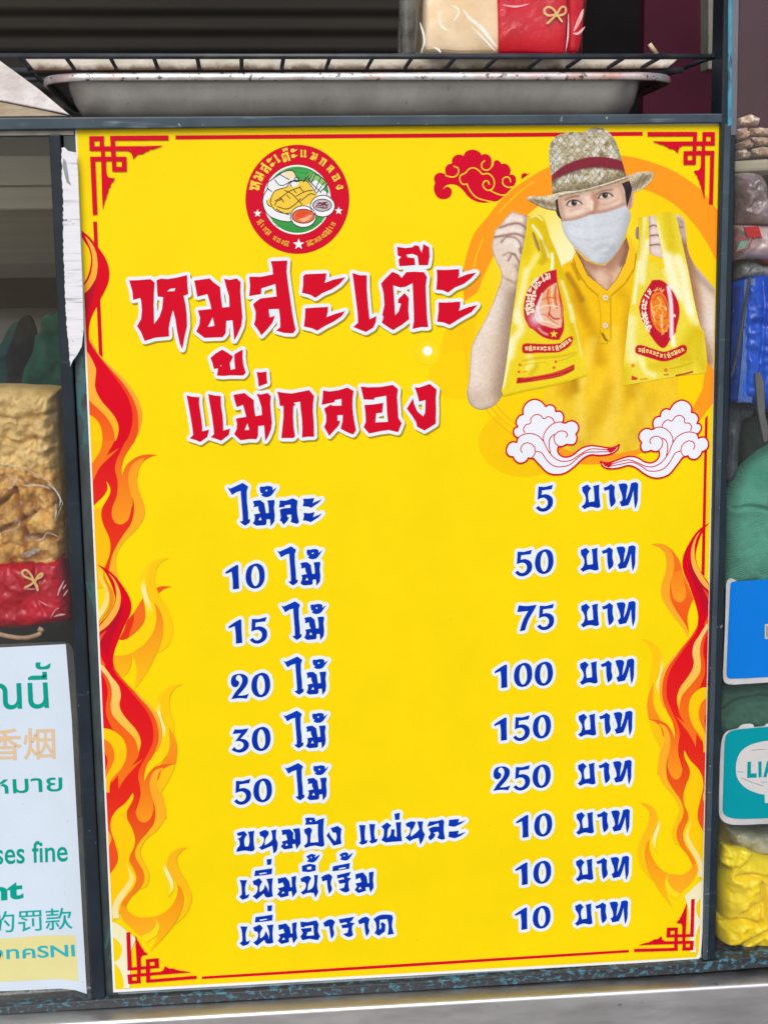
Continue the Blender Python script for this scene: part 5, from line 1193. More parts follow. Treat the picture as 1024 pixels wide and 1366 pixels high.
p.shape(trace(KE,"228,560 250,540 270,520! 300,470 400,440 500,400 560,390 610,440! 640,490 660,510! 600,590! 480,620 420,670 330,650 260,610"), TOAST)
p.shape(trace(KE,"430,400! 470,380 500,395 490,430 440,440"), W_)
p.shape(trace(KE,"600,420! 660,380 720,430 690,490 640,490"), W_)
p.shape(trace(KE,"560,360! 600,320 640,330 700,360 740,420 690,420 640,380 590,400"), (140,196,110))
p.shape(ell(*e6(705,605),104/6.4,92/6.4,40), (246,248,250)); p.shape(ell(*e6(702,598),80/6.4,52/6.4,36), (196,190,196))
p.shape(ell(*e6(540,695),108/6.4,92/6.4,40), (250,250,250)); p.shape(ell(*e6(540,692),96/6.4,60/6.4,36), (236,110,62))
p.shape(trace(KE,"470,690! 500,650 560,640 600,670 560,680 520,720"), (226,84,50))
p.shape(trace(KE,"500,715! 560,700 610,680 600,710 540,740"), (248,180,140))
rngl = random.Random(3)
p.shape(grow([],0,6,0.06,lines=[(np.array([e6(640+rngl.random()*120,570+rngl.random()*55) for _ in range(3)]),0.8) for k in range(14)]), (120,50,70))
ol = ["235,460 200,520 198,600 240,680 320,722 400,738 445,735","240,400 300,360 380,310 450,305 480,350","240,400 235,450 270,480","295,380 350,430 440,390","330,330 420,380","228,560 235,590 265,612","270,520 262,580 300,640 380,668 430,665","270,520 300,475 400,440 430,400 560,390 605,430 645,490","300,560 340,540 420,480 520,440","300,600 310,570 360,545","320,610 400,630 470,590 520,540","340,530 375,572","400,510 425,540","455,465 478,490","510,450 545,485","380,470 440,500 500,560 530,590","480,520 560,480 620,470","520,560 600,500 640,510","310,630 360,660 420,680","440,440 430,410 470,382 500,395","560,360 620,420 690,490","600,330 560,370 540,400","620,325 590,380","640,340 610,400","690,360 640,470","720,400 650,500","750,420 690,480","640,330 720,380 745,450 740,510","580,350 600,400 640,440"]
lw = [(line(KE,s),1.05) for s in ol]+[(np.concatenate([q,q[:1]]),1.1) for q in (ell(*e6(705,605),104/6.4,92/6.4,40),ell(*e6(540,695),108/6.4,92/6.4,40),ell(*e6(540,692),96/6.4,60/6.4,36),ell(*e6(702,598),80/6.4,52/6.4,36),ell(*e6(483,378),20/6.4,20/6.4,16))]
p.shape(grow([],0,7,0.05,lines=lw), INKL)
# the shop title again round the rim, in the same letters, and a smaller line below
def seat(groups, cxy, size, ang):
    """glyph set upright at size, centred at cxy and turned by ang"""
    a = flat(groups); c0 = (a.min(0)+a.max(0))/2; k = size/60.0
    c, s = math.cos(ang), math.sin(ang)
    R = np.array([[c,s],[-s,c]])
    return [[((l-c0)*k) @ R+np.array(cxy) for l in g] for g in groups]
seq = [ho,mo,so,a1,se,[*to,*tri],a1,[*ae,*ae2],mo2,ko,lo_,oo,ng]
a0, aN = math.radians(172), math.radians(8)
TXT=(250,214,70)
wid = [1,1,1,.7,.6,1.1,.7,1.1,1,1,1,1,.9]; tot = sum(wid); acc = 0
for g, wd in zip(seq, wid):
    t = (acc+wd/2)/tot; acc += wd; an = a0+(aN-a0)*t
    pos = (cx+370/6.4*math.cos(an), cy-2-380/6.4*math.sin(an))
    for q in seat([g], pos, 10.0, math.pi/2-an): p.shape(q, TXT)
small = [so,ae,ko,mo,a1,lo_,oo,ng,to]
for k in range(9):
    for a_, b_ in ((206,258),(283,330)):
        an = math.radians(a_+(b_-a_)*(k+0.5)/9)
        if a_ == 206 and k == 4: continue
        pos = (cx+362/6.4*math.cos(an), cy-385/6.4*math.sin(an)+1)
        for q in seat([small[(k+(a_ > 250)*3) % 9]], pos, 6.0, -math.pi/2-an): p.shape(q, (240,170,60))
def star(x, y, r, rot=0.0):
    return np.array([(x+(r if i % 2 == 0 else r*0.42)*math.sin(i*math.pi/5+rot), y-(r if i % 2 == 0 else r*0.42)*math.cos(i*math.pi/5+rot)) for i in range(10)])
for x, y, r in ((150,668,36),(842,646,36),(500,932,50)): p.shape(star(*e6(x,y), r/6.4), (250,250,246))
p.build('round_emblem', poster, INK)

# --- white dot with a pale yellow rim under the title
p = Printed(20)
def dot_rim(P):
    d = np.hypot(P[:,0]-570, P[:,1]-468); t = np.exp(-(d/15)**2)[:,None]*0.55
    return np.array([249,216,3])*(1-t)+np.array([254,236,90])*t
p.paint(ell(570,468,19,19,40), 2.5, dot_rim)
p.shape(ell(570,468,6.2,6.2,28), (252,252,248))
p.build('white_dot', poster, INK)
# ================================================================== the printed portrait on the poster
P1=V(690,160,880); P2=V(610,270,790); P3=V(610,400,790); P4=V(780,270,960); P5=V(780,400,960)
def TR(v, s): return trace(v, s)
def base(P, c): return np.tile(np.array(c, float), (len(P), 1))
def mixin(c, a, col): return c*(1-a[:,None])+np.array(col, float)*a[:,None]
def stroke(c, P, l, w, col, a=1.0, soft=0.6):
    d = pdist(P, np.asarray(l, float)); t = 1-sstep((d-w*0.5*(1-soft))/(w*0.5*(1+soft)-w*0.5*(1-soft)+1e-6))
    return mixin(c, a*t, col)
def blob(c, P, x, y, rx, ry, col, a=1.0, ang=0.0):
    dx, dy = P[:,0]-x, P[:,1]-y; ca, sa = math.cos(ang), math.sin(ang)
    u = (dx*ca+dy*sa)/rx; v = (-dx*sa+dy*ca)/ry
    return mixin(c, a*np.exp(-(u*u+v*v)), col)
def area(c, P, L, col, a=1.0, soft=0.8):
    d = pdist(P, np.concatenate([L, L[:1]])); s = np.where(inside(P, L), d, -d)
    return mixin(c, a*sstep((s+soft)/(2*soft)), col)
def L_(v, s): return line(v, s)
def px(s): return np.array([tuple(map(float, t.split(','))) for t in s.split()])
SK = (226,200,186)

portrait = bpy.data.objects.new('printed_portrait', None); COL.objects.link(portrait); portrait.parent = poster; portrait.empty_display_size = 0.02
part_label(portrait, 'printed picture of a masked person in a straw hat holding up two yellow bags')
# --- body: shirt, neck, arms in one print
shirt = np.concatenate([px("768,333 763,346 750,353 742,410 727,470 726,560 727,588 760,602 800,609 850,600 885,580 903,556 904,500 900,430 875,380 850,338 842,322 836,311")])
def f_shirt(P):
    c = base(P, (247,198,18))
    t = np.clip((P[:,1]-430)/160, 0, 1); c = mixin(c, t*0.75, (244,212,66))
    c = mixin(c, 0.5*sstep((P[:,1]-585)/25), (250,214,60))
    for l, w, a in ((px("770,400 790,440 800,480"),16,.5),(px("752,372 770,398 782,430"),10,.4),(px("830,390 842,410 838,440"),14,.3),(px("742,430 760,480 758,520"),22,.62),(px("845,420 838,470 842,520"),22,.5),(px("815,520 790,560 770,600"),20,.34),(px("870,530 850,570 838,600"),18,.22),(px("800,560 830,540 850,510"),14,.18)):
        c = stroke(c, P, l, w, (196,142,10), a, 1.0)
    for l, w, a in ((px("757,366 768,384 776,400"),7,.75),(px("763,352 772,372"),4,.6)):
        c = stroke(c, P, l, w, (168,116,14), a, .9)
    for l, w, a in ((px("790,455 772,520 776,580"),12,.55),(px("820,440 824,520 812,580"),14,.42),(px("850,520 862,560"),10,.3)):
        c = stroke(c, P, l, w, (252,222,100), a, 1.0)
    n = vnoise(P*np.array([1,.5]), 9, 1)*.35+vnoise(P, 1.6, 2)*.65; c = c*(1+(n-.5)*.09)[:,None]
    # collar
    colL = px("768,333 764,345 770,362 782,380 797,392 806,388 797,377 783,366 775,350"); colR = px("836,311 842,322 848,338 846,358 834,376 815,392 809,387 822,372 834,350 838,332")
    c = area(c, P, colL, (246,196,26), .9); c = area(c, P, colR, (250,200,32), .9)
    c = stroke(c, P, px("764,345 770,362 782,381 797,394"), 1.6, (160,108,10), .75); c = stroke(c, P, px("848,338 846,358 834,377 815,394"), 1.8, (170,116,10), .7)
    c = stroke(c, P, px("797,392 801,420 800,446 797,457 808,459 815,452 814,396"), 1.2, (190,140,14), .7)
    c = stroke(c, P, px("814,396 814,450"), 2.0, (206,156,14), .6)
    for x, y in ((807.2,396.9),(807.2,434)):
        c = blob(c, P, x+.6, y+.9, 4.2, 4.2, (150,104,8), .55); c = area(c, P, ell(x,y,3.5,3.5,16), (240,234,210)); c = blob(c, P, x, y, 1.2, 1.2, (120,100,60), .9)
    c = stroke(c, P, px("803,445 806,451 809,454"), 2.6, (110,74,6), .95)
    c = stroke(c, P, px("746,395 752,430 760,470 768,520"), 10, (170,118,8), .55, 1.0); c = stroke(c, P, px("850,400 842,450 838,500"), 8, (176,124,8), .5, 1.0)
    return c
neck = px("764,328 772,338 781,347 794,352 806,354 816,345 825,333 835,316 839,330 834,350 822,373 809,388 797,378 783,367 775,350 767,335")
def f_neck(P):
    c = base(P, (222,184,156))
    c = stroke(c, P, px("768,336 782,350 797,357 812,354 826,338 836,318"), 16, (160,112,88), .75, 1.0)
    c = stroke(c, P, px("836,318 837,334 830,352"), 9, (120,78,60), .7, 1.0); c = stroke(c, P, px("771,340 778,358 792,374"), 6, (130,86,60), .6, 1.0)
    c = stroke(c, P, px("806,360 815,370 812,384"), 6, (196,150,124), .6, 1.0); c = blob(c, P, 800, 366, 8, 8, (236,204,178), .7)
    c = stroke(c, P, px("775,350 783,367 797,378 809,388 822,373 834,350"), 2.0, (120,76,40), .6)
    n = vnoise(P, 2.5, 3); return c*(1+(n-.5)*.06)[:,None]
armL = np.concatenate([TR(P2,"415,65! 475,85 530,100! 560,300! 560,1050! 140,1050! 170,960 220,870 270,760 310,640 335,555 320,500 290,440 268,380 262,310 270,260 285,205! 325,170 370,110")])
armL = np.concatenate([L_(P2,"415,65 475,85 535,100"), poly(P2,"560,400 560,1024"), poly(P3,"480,300 440,600 350,712"), L_(P3,"350,712 290,790 240,820 180,832 120,815 85,770 72,700 90,590 95,480 110,350 160,240 220,130 270,20"), L_(P2,"320,620 335,555 320,500 290,440 268,380 262,310 272,260"), L_(P2,"285,205 325,170 370,110 415,65")])
def f_armL(P):
    c = base(P, (228,208,190))
    c = stroke(c, P, L_(P3,"440,0 420,250 390,480 350,700"), 30, (150,126,104), .85, 1.0)
    c = stroke(c, P, L_(P3,"300,0 240,150 150,330 130,600"), 20, (240,230,222), .6, 1.0)
    c = blob(c, P, 637, 535, 14, 14, (196,176,160), .6)
    c = stroke(c, P, L_(P3,"60,720 110,830 190,845 290,800"), 9, (170,150,138), .6, 1.0)
    hand = L_(P2,"330,190 400,165 470,160 522,195"); CR_ = (128,90,74)
    c = blob(c, P, 690, 325, 24, 26, (236,222,214), .7)
    for s, w, a in (("325,190 400,163 470,160 522,198",3,.75),("280,262 360,248 440,236 515,265",3,.75),("330,300 372,262 430,265 470,300 485,350",2.6,.7),("345,400 390,380 440,395",2.4,.5),("385,440 420,390 460,440 475,480",2.6,.7),("470,345 480,380",3,.75),("445,480 470,520",6,.4),("380,580 430,600 460,590",2.4,.35),("340,560 400,600 450,620",3,.25)):
        c = stroke(c, P, L_(P2,s), w, CR_, a, 1.0)
    for s, w, a in (("340,150 410,120 500,130",6,.6),("300,225 380,205 490,205",6,.6),("370,290 430,290 460,330",6,.5)):
        c = stroke(c, P, L_(P2,s), w, (246,238,232), a, 1.0)
    c = stroke(c, P, L_(P2,"520,110 510,260 480,480 440,700"), 6, (140,112,92), .5, 1.0)
    c = stroke(c, P, np.concatenate([armL, armL[:1]]), 2.4, (150,132,120), .55); n = vnoise(P, 1.4, 4); return c*(1+(n-.5)*.12)[:,None]
armR = np.concatenate([L_(P4,"670,85 735,105 755,140 765,230 775,330 790,390 830,470 900,550 1004,678"), poly(P5,"1004,100 998,520"), poly(P5,"925,468"), px("930,440 905,330 898,288")])
armR = clampx(armR, 2, 3.2)
def f_armR(P):
    c = base(P, (228,206,188))
    c = stroke(c, P, L_(P4,"720,150 760,350 830,520 1000,700"), 9, (150,126,112), .5, 1.0)
    c = stroke(c, P, np.concatenate([L_(P4,"740,330 790,520 840,760 890,1000"), poly(P5,"925,460")]), 15, (150,98,56), .75, 1.0)
    c = blob(c, P, 948, 432, 14, 30, (240,230,226), .7)
    for s, w, a in (("700,190 745,185",2.5,.6),("720,300 765,330",3,.4),("700,120 740,150",4,.3)): c = stroke(c, P, L_(P4,s), w, (140,104,90), a, 1.0)
    n = vnoise(P, 1.8, 5); return c*(1+(n-.5)*.10)[:,None]
p = Printed(26)
p.paint(shirt, 1.6, f_shirt); p.paint(neck, 1.3, f_neck); p.paint(armL, 1.4, f_armL); p.paint(armR, 1.4, f_armR)
fing = TR(P4,"380,212! 398,182 420,195 425,270 392,275")
p.paint(fing, 1.2, lambda P: stroke(base(P,(190,160,140)), P, L_(P4,"400,190 395,270"), 3, (120,96,84), .6))
finr = TR(P4,"478,105! 530,95 560,100! 600,420! 540,408 488,385!")
def f_finr(P):
    c = base(P, (228,206,198))
    for s in ("480,190 520,170 545,180","485,255 540,245 560,250","485,325 550,318 580,325"): c = stroke(c, P, L_(P4,s), 2.0, (120,78,70), .85)
    for s in ("500,130 520,150","500,220 535,215","500,290 550,285","510,360 560,370"): c = stroke(c, P, L_(P4,s), 5, (246,232,228), .6, 1.0)
    return stroke(c, P, L_(P4,"480,100 485,390"), 5, (150,120,100), .5, 1.0)
p.paint(finr, 1.2, f_finr)
p.build('body', portrait, INK)

# --- head
face = TR(P1,"285,560! 330,530 420,510 520,490 640,465 760,430! 782,520 785,605! 770,660! 640,680 520,700 420,730 315,735! 298,650")
def f_face(P):
    c = base(P, (222,190,168))
    c = stroke(c, P, L_(P1,"290,590 310,650 320,720"), 9, (178,132,110), .6, 1.0)
    c = stroke(c, P, L_(P1,"290,560 420,530 520,505 640,480 760,445"), 8, (190,150,126), .65, 1.0)
    c = blob(c, P, 690+480/5.389, 160+590/5.389, 10, 10, (242,218,200), .8); c = blob(c, P, 690+700/5.389, 160+600/5.389, 11, 8, (244,220,204), .7); c = blob(c, P, 690+370/5.389, 160+665/5.389, 9, 6, (244,220,206), .6)
    c = stroke(c, P, L_(P1,"552,540 562,590 560,620 540,655"), 8, (178,122,100), .75, 1.0); c = blob(c, P, 690+440/5.389, 160+660/5.389, 8, 5, (246,226,210), .7); c = stroke(c, P, L_(P1,"530,590 530,640"), 5, (248,230,216), .8, 1.0); c = stroke(c, P, L_(P1,"450,560 500,590 500,630"), 5, (206,166,144), .5, 1.0); c = stroke(c, P, L_(P1,"380,650 440,630 480,600"), 4, (206,164,142), .45, 1.0); c = stroke(c, P, L_(P1,"600,610 660,600 720,570"), 4, (204,160,138), .5, 1.0); c = stroke(c, P, L_(P1,"500,560 505,620"), 5, (246,226,210), .6, 1.0)
    c = stroke(c, P, L_(P1,"330,725 420,705 520,670 640,650 760,605"), 5, (170,120,100), .55, 1.0)
    c = stroke(c, P, L_(P1,"740,470 765,540 770,600"), 7, (190,146,122), .55, 1.0)
    for s, w in (("345,572 385,552 440,545",2.6),("570,532 610,508 680,500",2.6)): c = stroke(c, P, L_(P1,s), w, (110,80,70), .55, .9)
    for (x, y, s1, s2) in ((405,596,"352,612 372,585 405,574 440,582 462,600","360,618 400,622 448,606"),(628,541,"580,562 600,532 630,522 662,528 684,545","592,564 630,566 668,550")):
        al = TR(P1, "%d,%d! %d,%d %d,%d %d,%d! %d,%d %d,%d" % (x-44,y+10,x-22,y-9,x+14,y-12,x+44,y-2,x+18,y+13,x-18,y+17))
        c = area(c, P, al, (226,224,222), 1.0, .5)
        X, Y_ = 690+x/5.389, 160+y/5.389
        c = area(c, P, ell(X, Y_, 3.9, 3.5, 16), (44,38,42), 1.0, .5); c = blob(c, P, X+1.2, Y_-1.2, .9, .9, (210,214,220), .9)
        c = stroke(c, P, L_(P1, s1), 1.9, (70,44,40), .9, .7); c = stroke(c, P, L_(P1, s2), 1.3, (150,110,96), .55, .9)
        c = stroke(c, P, L_(P1, s1)+np.array([0,-3.0]), 1.2, (160,118,100), .45, .9)
    n = vnoise(P, 1.5, 6); return c*(1+(n-.5)*.06)[:,None]
ear = TR(P1,"800,450! 830,500 832,580 818,630 790,648! 780,600 800,520")
p = Printed(36)
p.paint(ear, 1.2, lambda P: stroke(stroke(base(P,(214,166,146)), P, L_(P1,"820,490 815,560 802,620"), 3, (160,104,90), .6, 1.0), P, L_(P1,"832,520 828,600"), 3, (236,196,180), .6, 1.0))
p.paint(face, 0.9, f_face)
head = p.build('face', portrait, INK)
p = Printed(40)
for s in ("245,585! 288,562! 296,640 318,718! 300,700 285,680 272,640!","748,455! 818,428! 822,490 804,570 784,625! 776,560 768,500"):
    p.paint(TR(P1,s), 1.2, lambda P: base(P,(46,42,48))*(1+(vnoise(P*np.array([1,.25]), 1.2, 8)[:,None]-.5)*.7))
p.build('hair', portrait, INK)
mask = TR(P1,"313,727! 420,715 520,680 640,660 775,611! 802,650 813,690! 795,760 770,840 730,920 680,990 625,1036! 560,1026 490,990 430,930 390,890 340,820! 322,770")
def f_mask(P):
    c = base(P, (208,215,222))
    c = stroke(c, P, L_(P1,"800,690 770,830 690,970 620,1030"), 14, (164,172,176), .6, 1.0); c = stroke(c, P, L_(P1,"330,770 350,830 430,930 500,990"), 7, (178,186,192), .5, 1.0)
    c = blob(c, P, 690+430/5.389, 160+800/5.389, 16, 14, (222,230,238), .7); c = stroke(c, P, L_(P1,"560,930 620,900 690,920"), 6, (178,184,190), .5, 1.0)
    c = stroke(c, P, L_(P1,"520,690 540,760 545,830"), 9, (222,228,234), .5, 1.0); c = stroke(c, P, L_(P1,"620,960 660,950 690,900"), 4, (170,178,184), .5, 1.0)
    c = stroke(c, P, L_(P1,"330,800 430,850 540,860 680,830 790,750"), 3, (186,193,199), .35, 1.0); c = stroke(c, P, L_(P1,"350,740 450,770 560,765 690,735 795,680"), 3, (190,197,203), .3, 1.0); n = vnoise(P, 1.3, 9); c = c*(1+(n-.5)*.07)[:,None]
    return stroke(c, P, np.concatenate([mask, mask[:1]]), 1.3, (150,158,164), .6)
p = Printed(44); p.paint(mask, 1.1, f_mask); p.build('face_mask', portrait, INK)
crown = TR(P1,"250,535! 245,430 232,330 225,240 238,165 275,118 335,92 400,84 450,90 495,75 540,54 590,54 640,75 680,115 712,170 735,240 755,310 772,370 788,415! 640,480! 450,525!")
def weave(P):
    x, y = P[:,0]-690, P[:,1]-160
    x = x+2.5*(vnoise(P, 11, 51)-.5); y = y+2.5*(vnoise(P, 11, 52)-.5)
    u = (x*.80+y*.62)/6.6; v = (x*.72-y*.70)/6.6
    iu, iv = np.floor(u).astype(int), np.floor(v).astype(int)
    h = _tab[iu % 256, iv % 256]; fu, fv = u-iu, v-iv
    edge = np.minimum.reduce([fu, 1-fu, fv, 1-fv])
    return h, edge
def f_crown(P):
    h, e = weave(P); c = base(P, (206,202,184))
    c = mixin(c, (h < .30)*.5, (158,142,98)); c = mixin(c, ((h > .30) & (h < .45))*.5, (188,180,146)); c = mixin(c, (h > .80)*.5, (232,230,222)); c = mixin(c, ((h > .70) & (h < .76))*.55, (116,102,78))
    c = mixin(c, (e < .07)*.5, (120,108,80)); g_ = vnoise(P, 3.6, 53); c = mixin(c, (g_ > .76)*sstep((P[:,0]-745)/12)*.6, (126,100,58)); s_ = vnoise(P*np.array([1.8,.6]), 1.6, 54); c = mixin(c, (s_ > .70)*sstep((752-P[:,0])/14)*.6, (120,116,108))
    c = mixin(c, sstep((735-P[:,0])/18)*.5, (212,214,212))
    n = vnoise(P, 1.1, 12); c = c*(1+(n-.5)*.30)[:,None]
    c = stroke(c, P, L_(P1,"700,150 730,250 765,370"), 9, (120,110,88), .4, 1.0); c = stroke(c, P, L_(P1,"255,520 420,490 620,460 780,400"), 9, (96,84,58), .55, 1.0)
    c = stroke(c, P, L_(P1,"450,95 480,140 470,190"), 8, (164,156,130), .45, 1.0)
    band = TR(P1,"244,395! 330,330 420,290 500,268 600,263 700,278 755,298! 777,372! 700,352 600,340 500,342 400,367 310,402 246,445!")
    c = area(c, P, band, (132,42,58), 1.0, .7)
    b = inside(P, band); t = sstep((745-P[:,0])/16); c[b] = (c*(1-.4*t[:,None])+np.array([190,96,104])*.4*t[:,None])[b]
    c[b] *= (1+(vnoise(P*np.array([1,2.5]), 1.5, 13)[b]-.5)*.22)[:,None]
    return stroke(c, P, L_(P1,"250,450 310,405 400,370 500,345 600,343 700,355 775,376"), 2.5, (84,66,48), .6, 1.0)
brim = TR(P1,"63,556! 95,545 180,547 260,530 340,512 420,508 520,488 640,452 760,412 850,378 920,368 968,372! 979,395 950,450 900,490 835,522! 815,470 800,428! 700,458 600,486 520,500 420,526 330,544 272,575! 278,650! 200,636 130,605 85,580")
def f_brim(P):
    c = base(P, (206,194,166))
    c = stroke(c, P, L_(P1,"110,570 180,590 250,610 280,600"), 7, (128,112,84), .7, .9); c = stroke(c, P, L_(P1,"90,558 180,560 260,545"), 3.5, (226,216,192), .8, .9)
    c = stroke(c, P, L_(P1,"820,480 880,440 950,395"), 10, (120,104,76), .7, 1.0); c = stroke(c, P, L_(P1,"840,395 920,378 968,384"), 3.5, (216,206,180), .8, .9)
    c = stroke(c, P, L_(P1,"835,518 900,486 948,446 975,396"), 2.4, (216,200,164), .8, .8)
    c = stroke(c, P, L_(P1,"300,548 420,522 520,498 640,468 790,418"), 2.2, (120,98,70), .7, .8); c = stroke(c, P, L_(P1,"300,530 420,510 520,490 640,455 780,405"), 2.0, (232,224,206), .8, .8)
    c = stroke(c, P, L_(P1,"85,582 130,606 200,637 275,650"), 2.2, (90,76,56), .7, .8)
    for s in ("850,500 880,420 910,380","880,490 930,400","120,560 150,600","170,560 200,625"): c = stroke(c, P, L_(P1,s), 1.5, (96,82,58), .5, .8)
    n = vnoise(P, 1.1, 15); return c*(1+(n-.5)*.34)[:,None]
p = Printed(48); p.paint(crown, 1.0, f_crown); p.paint(brim, 1.0, f_brim); p.build('straw_hat', portrait, INK)

# --- the two printed carrier bags
bagL = np.concatenate([L_(P2,"527,108 575,94 630,95 665,140 700,260 740,350 770,430 820,580 860,730 900,900"), L_(P3,"890,150 930,330 982,562"), L_(P3,"982,575 860,612 700,656 520,691 350,733"), poly(P3,"332,690"), L_(P3,"345,640 375,440 405,200 435,0"), L_(P2,"440,700 470,480 500,330 522,200")])
def logo_marks(c, P, ctr, rx, ry, a0, a1, n, col, size, seed):
    r = random.Random(seed)
    for k in range(n):
        an = math.radians(a0+(a1-a0)*k/(n-1)); x = ctr[0]+rx*math.cos(an); y = ctr[1]-ry*math.sin(an)
        for q in range(3):
            d = np.array([[x+r.uniform(-size,size), y+r.uniform(-size,size)], [x+r.uniform(-size,size), y+r.uniform(-size,size)]])
            c = stroke(c, P, d, 1.0, col, .9, .5)
    return c
def f_bagL(P):
    c = base(P, (240,216,36))
    c = stroke(c, P, L_(P2,"600,110 680,260 760,470 860,800 910,1020"), 15, (212,178,0), .6, 1.0)
    c = stroke(c, P, L_(P2,"560,120 540,260 520,400"), 10, (222,188,8), .5, 1.0)
    for l, w, a in ((L_(P2,"570,175 620,240 660,330 690,410"),3.2,.85),(L_(P2,"520,520 500,640 470,760 450,900"),9,.5),(L_(P3,"450,100 480,220 430,300 400,420"),11,.55),(L_(P2,"715,390 720,450 712,520"),4,.8),(L_(P3,"540,420 560,480 530,520"),8,.35),(L_(P3,"345,660 390,450 410,300"),4,.6),(L_(P3,"860,40 900,200 950,420"),5,.4),(L_(P2,"790,600 830,720 870,900"),5,.45),(L_(P2,"545,500 580,440 600,400"),7,.4),(L_(P2,"560,110 600,100 640,130"),3,.5)):
        c = stroke(c, P, l, w, (255,252,214), min(1,a*1.35), .8)
    for l, w, a in ((L_(P3,"500,460 620,440 760,430 900,400"),3,.35),(L_(P3,"600,500 560,560"),6,.3),(L_(P2,"640,300 660,420 640,450"),8,.5)):
        c = stroke(c, P, l, w, (176,142,0), a, 1.0)
    c = area(c, P, TR(P2,"562,215! 590,250 625,345 620,372! 585,320"), (184,150,84), .85, .8); c = stroke(c, P, L_(P2,"575,230 600,300 618,365"), 2, (120,92,50), .6)
    ring = np.concatenate([L_(P2,"750,508 680,525 600,582 530,670 503,780 510,880 545,950"), L_(P3,"570,222 650,282 720,301 772,301"), L_(P3,"772,301 806,220 802,100"), L_(P2,"802,800 780,700 757,600 750,508")])
    c = area(c, P, ring, (192,18,46), .97, .6)
    inn = np.concatenate([L_(P2,"752,605 690,640 625,720 588,815 595,890 640,930"), L_(P3,"660,195 740,217 788,206"), L_(P3,"798,120"), L_(P2,"795,800 770,700 752,605")])
    c = area(c, P, inn, (238,196,160), .95, .7)
    c = blob(c, P, P2[0]+720/5.689, P2[1]+720/5.689, 9, 12, (240,140,60), .8)
    for s, w, q in (("690,660 680,720 700,800 690,860",1.8,(214,80,40)),("720,640 715,720 730,800",2.2,(246,224,200)),("745,630 740,720 755,800",1.6,(210,70,40)),("640,740 690,720 750,730",1.5,(220,90,44)),("620,800 680,780 760,790",1.6,(250,232,214)),("690,840 730,880 770,880",2.2,(198,40,44)),("600,860 660,850 720,900 760,930",1.8,(226,110,70)),("625,900 690,905 770,940",2.0,(250,226,190)),("640,690 620,760 610,830",2.0,(250,240,240)),("770,700 785,800 790,880",1.6,(214,60,44)),("600,790 615,840 640,890",3.0,(244,236,244))):
        c = stroke(c, P, L_(P2,s), w, q, .85, .6)
    ctr = (P2[0]+700/5.689, P2[1]+770/5.689)
    pass
    c = blob(c, P, P2[0]+590/5.689, P2[1]+880/5.689, 9, 11, (246,240,246), .8)
    c = area(c, P, star(P3[0]+730/5.689, P3[1]+258/5.689, 5.4), (250,224,60), 1.0, .4)
    c = stroke(c, P, L_(P3,"615,215 645,245 680,262"), 3.2, (240,200,170), .7)
    ban = np.concatenate([L_(P3,"487,372 500,335 560,330 680,335 780,325 835,285 868,278 874,305 850,350 800,382 760,397 600,402 500,402 487,372")])
    c = area(c, P, ban, (198,20,44), .97, .6)
    r = random.Random(2)
    for k in range(0):
        t = k/16; x = P3[0]+(510+340*t)/5.689; y = P3[1]+(370-(0 if t < .75 else (t-.75)*200))/5.689
        c = stroke(c, P, np.array([[x-.7,y-1.8+r.random()],[x+r.uniform(-.6,1.2),y+1.6]]), 1.3, (252,226,150), .95, .4)
    c = area(c, P, TR(P3,"452,590! 600,578 760,540 886,487! 885,530! 780,580 600,614 445,635!"), (186,22,40), .95, .6)
    c = stroke(c, P, L_(P3,"500,596 640,572 780,545 870,515"), 1.6, (226,90,60), .8, .5); c = stroke(c, P, L_(P3,"570,606 680,590 800,560"), 1.4, (226,90,60), .7, .5)
    for x, y in ((472,492),(465,545),(745,468),(730,513)): c = area(c, P, ell(P3[0]+x/5.689, P3[1]+y/5.689, 2.0, 2.0, 8), (226,84,40), .9, .5)
    c = stroke(c, P, L_(P3,"490,495 570,480 680,470"), 1.0, (196,160,20), .6); c = stroke(c, P, L_(P3,"765,465 830,445 885,420"), 1.0, (190,150,20), .6); c = stroke(c, P, L_(P3,"500,545 530,540"), 1.2, (210,120,40), .7)
    c = stroke(c, P, L_(P3,"350,725 520,684 700,648 860,604 980,570"), 2.2, (206,178,10), .6)
    n = vnoise(P, 1.6, 23); return (c*(1+(n-.5)*.05)[:,None]).clip(0, 255)
p = Printed(52); p.paint(bagL, 1.0, f_bagL)
ring_seq = [ho,mo,so,a1,to,a1,se,mo2]
def rim_text(p, ctr, rx, ry, a0_, a1_, seq, size, col, squash=1.0):
    k0 = p.k
    for k, g in enumerate(seq):
        an = math.radians(a0_+(a1_-a0_)*(k+.5)/len(seq)); pos = (ctr[0]+rx*math.cos(an), ctr[1]-ry*math.sin(an)); p.k = k0
        for q in seat([g], pos, size, math.pi/2-an): p.shape([np.c_[pos[0]+(l[:,0]-pos[0])*squash, l[:,1]] for l in q], col)
    p.k = k0+1
rim_text(p, (P2[0]+690/5.689, P2[1]+772/5.689), 24.5, 37, 200, 86, ring_seq, 8.6, (250,230,206))
def row_text(p, l, seq, size, col):
    k0 = p.k; n = len(seq); d_ = np.r_[0, np.cumsum(np.linalg.norm(np.diff(l, axis=0), axis=1))]
    for k, g in enumerate(seq):
        t = d_[-1]*(k+.5)/n; x = np.interp(t, d_, l[:,0]); y = np.interp(t, d_, l[:,1]); p.k = k0
        x2 = np.interp(t+1, d_, l[:,0]); y2 = np.interp(t+1, d_, l[:,1])
        for q in seat([g], (x, y), size, math.atan2(y2-y, max(x2-x,1e-3))): p.shape(q, col)
    p.k = k0+1
tiny = [oo,so,ko,lo_,mo2,a1,oo,se,so,ko,mo,oo,lo_]
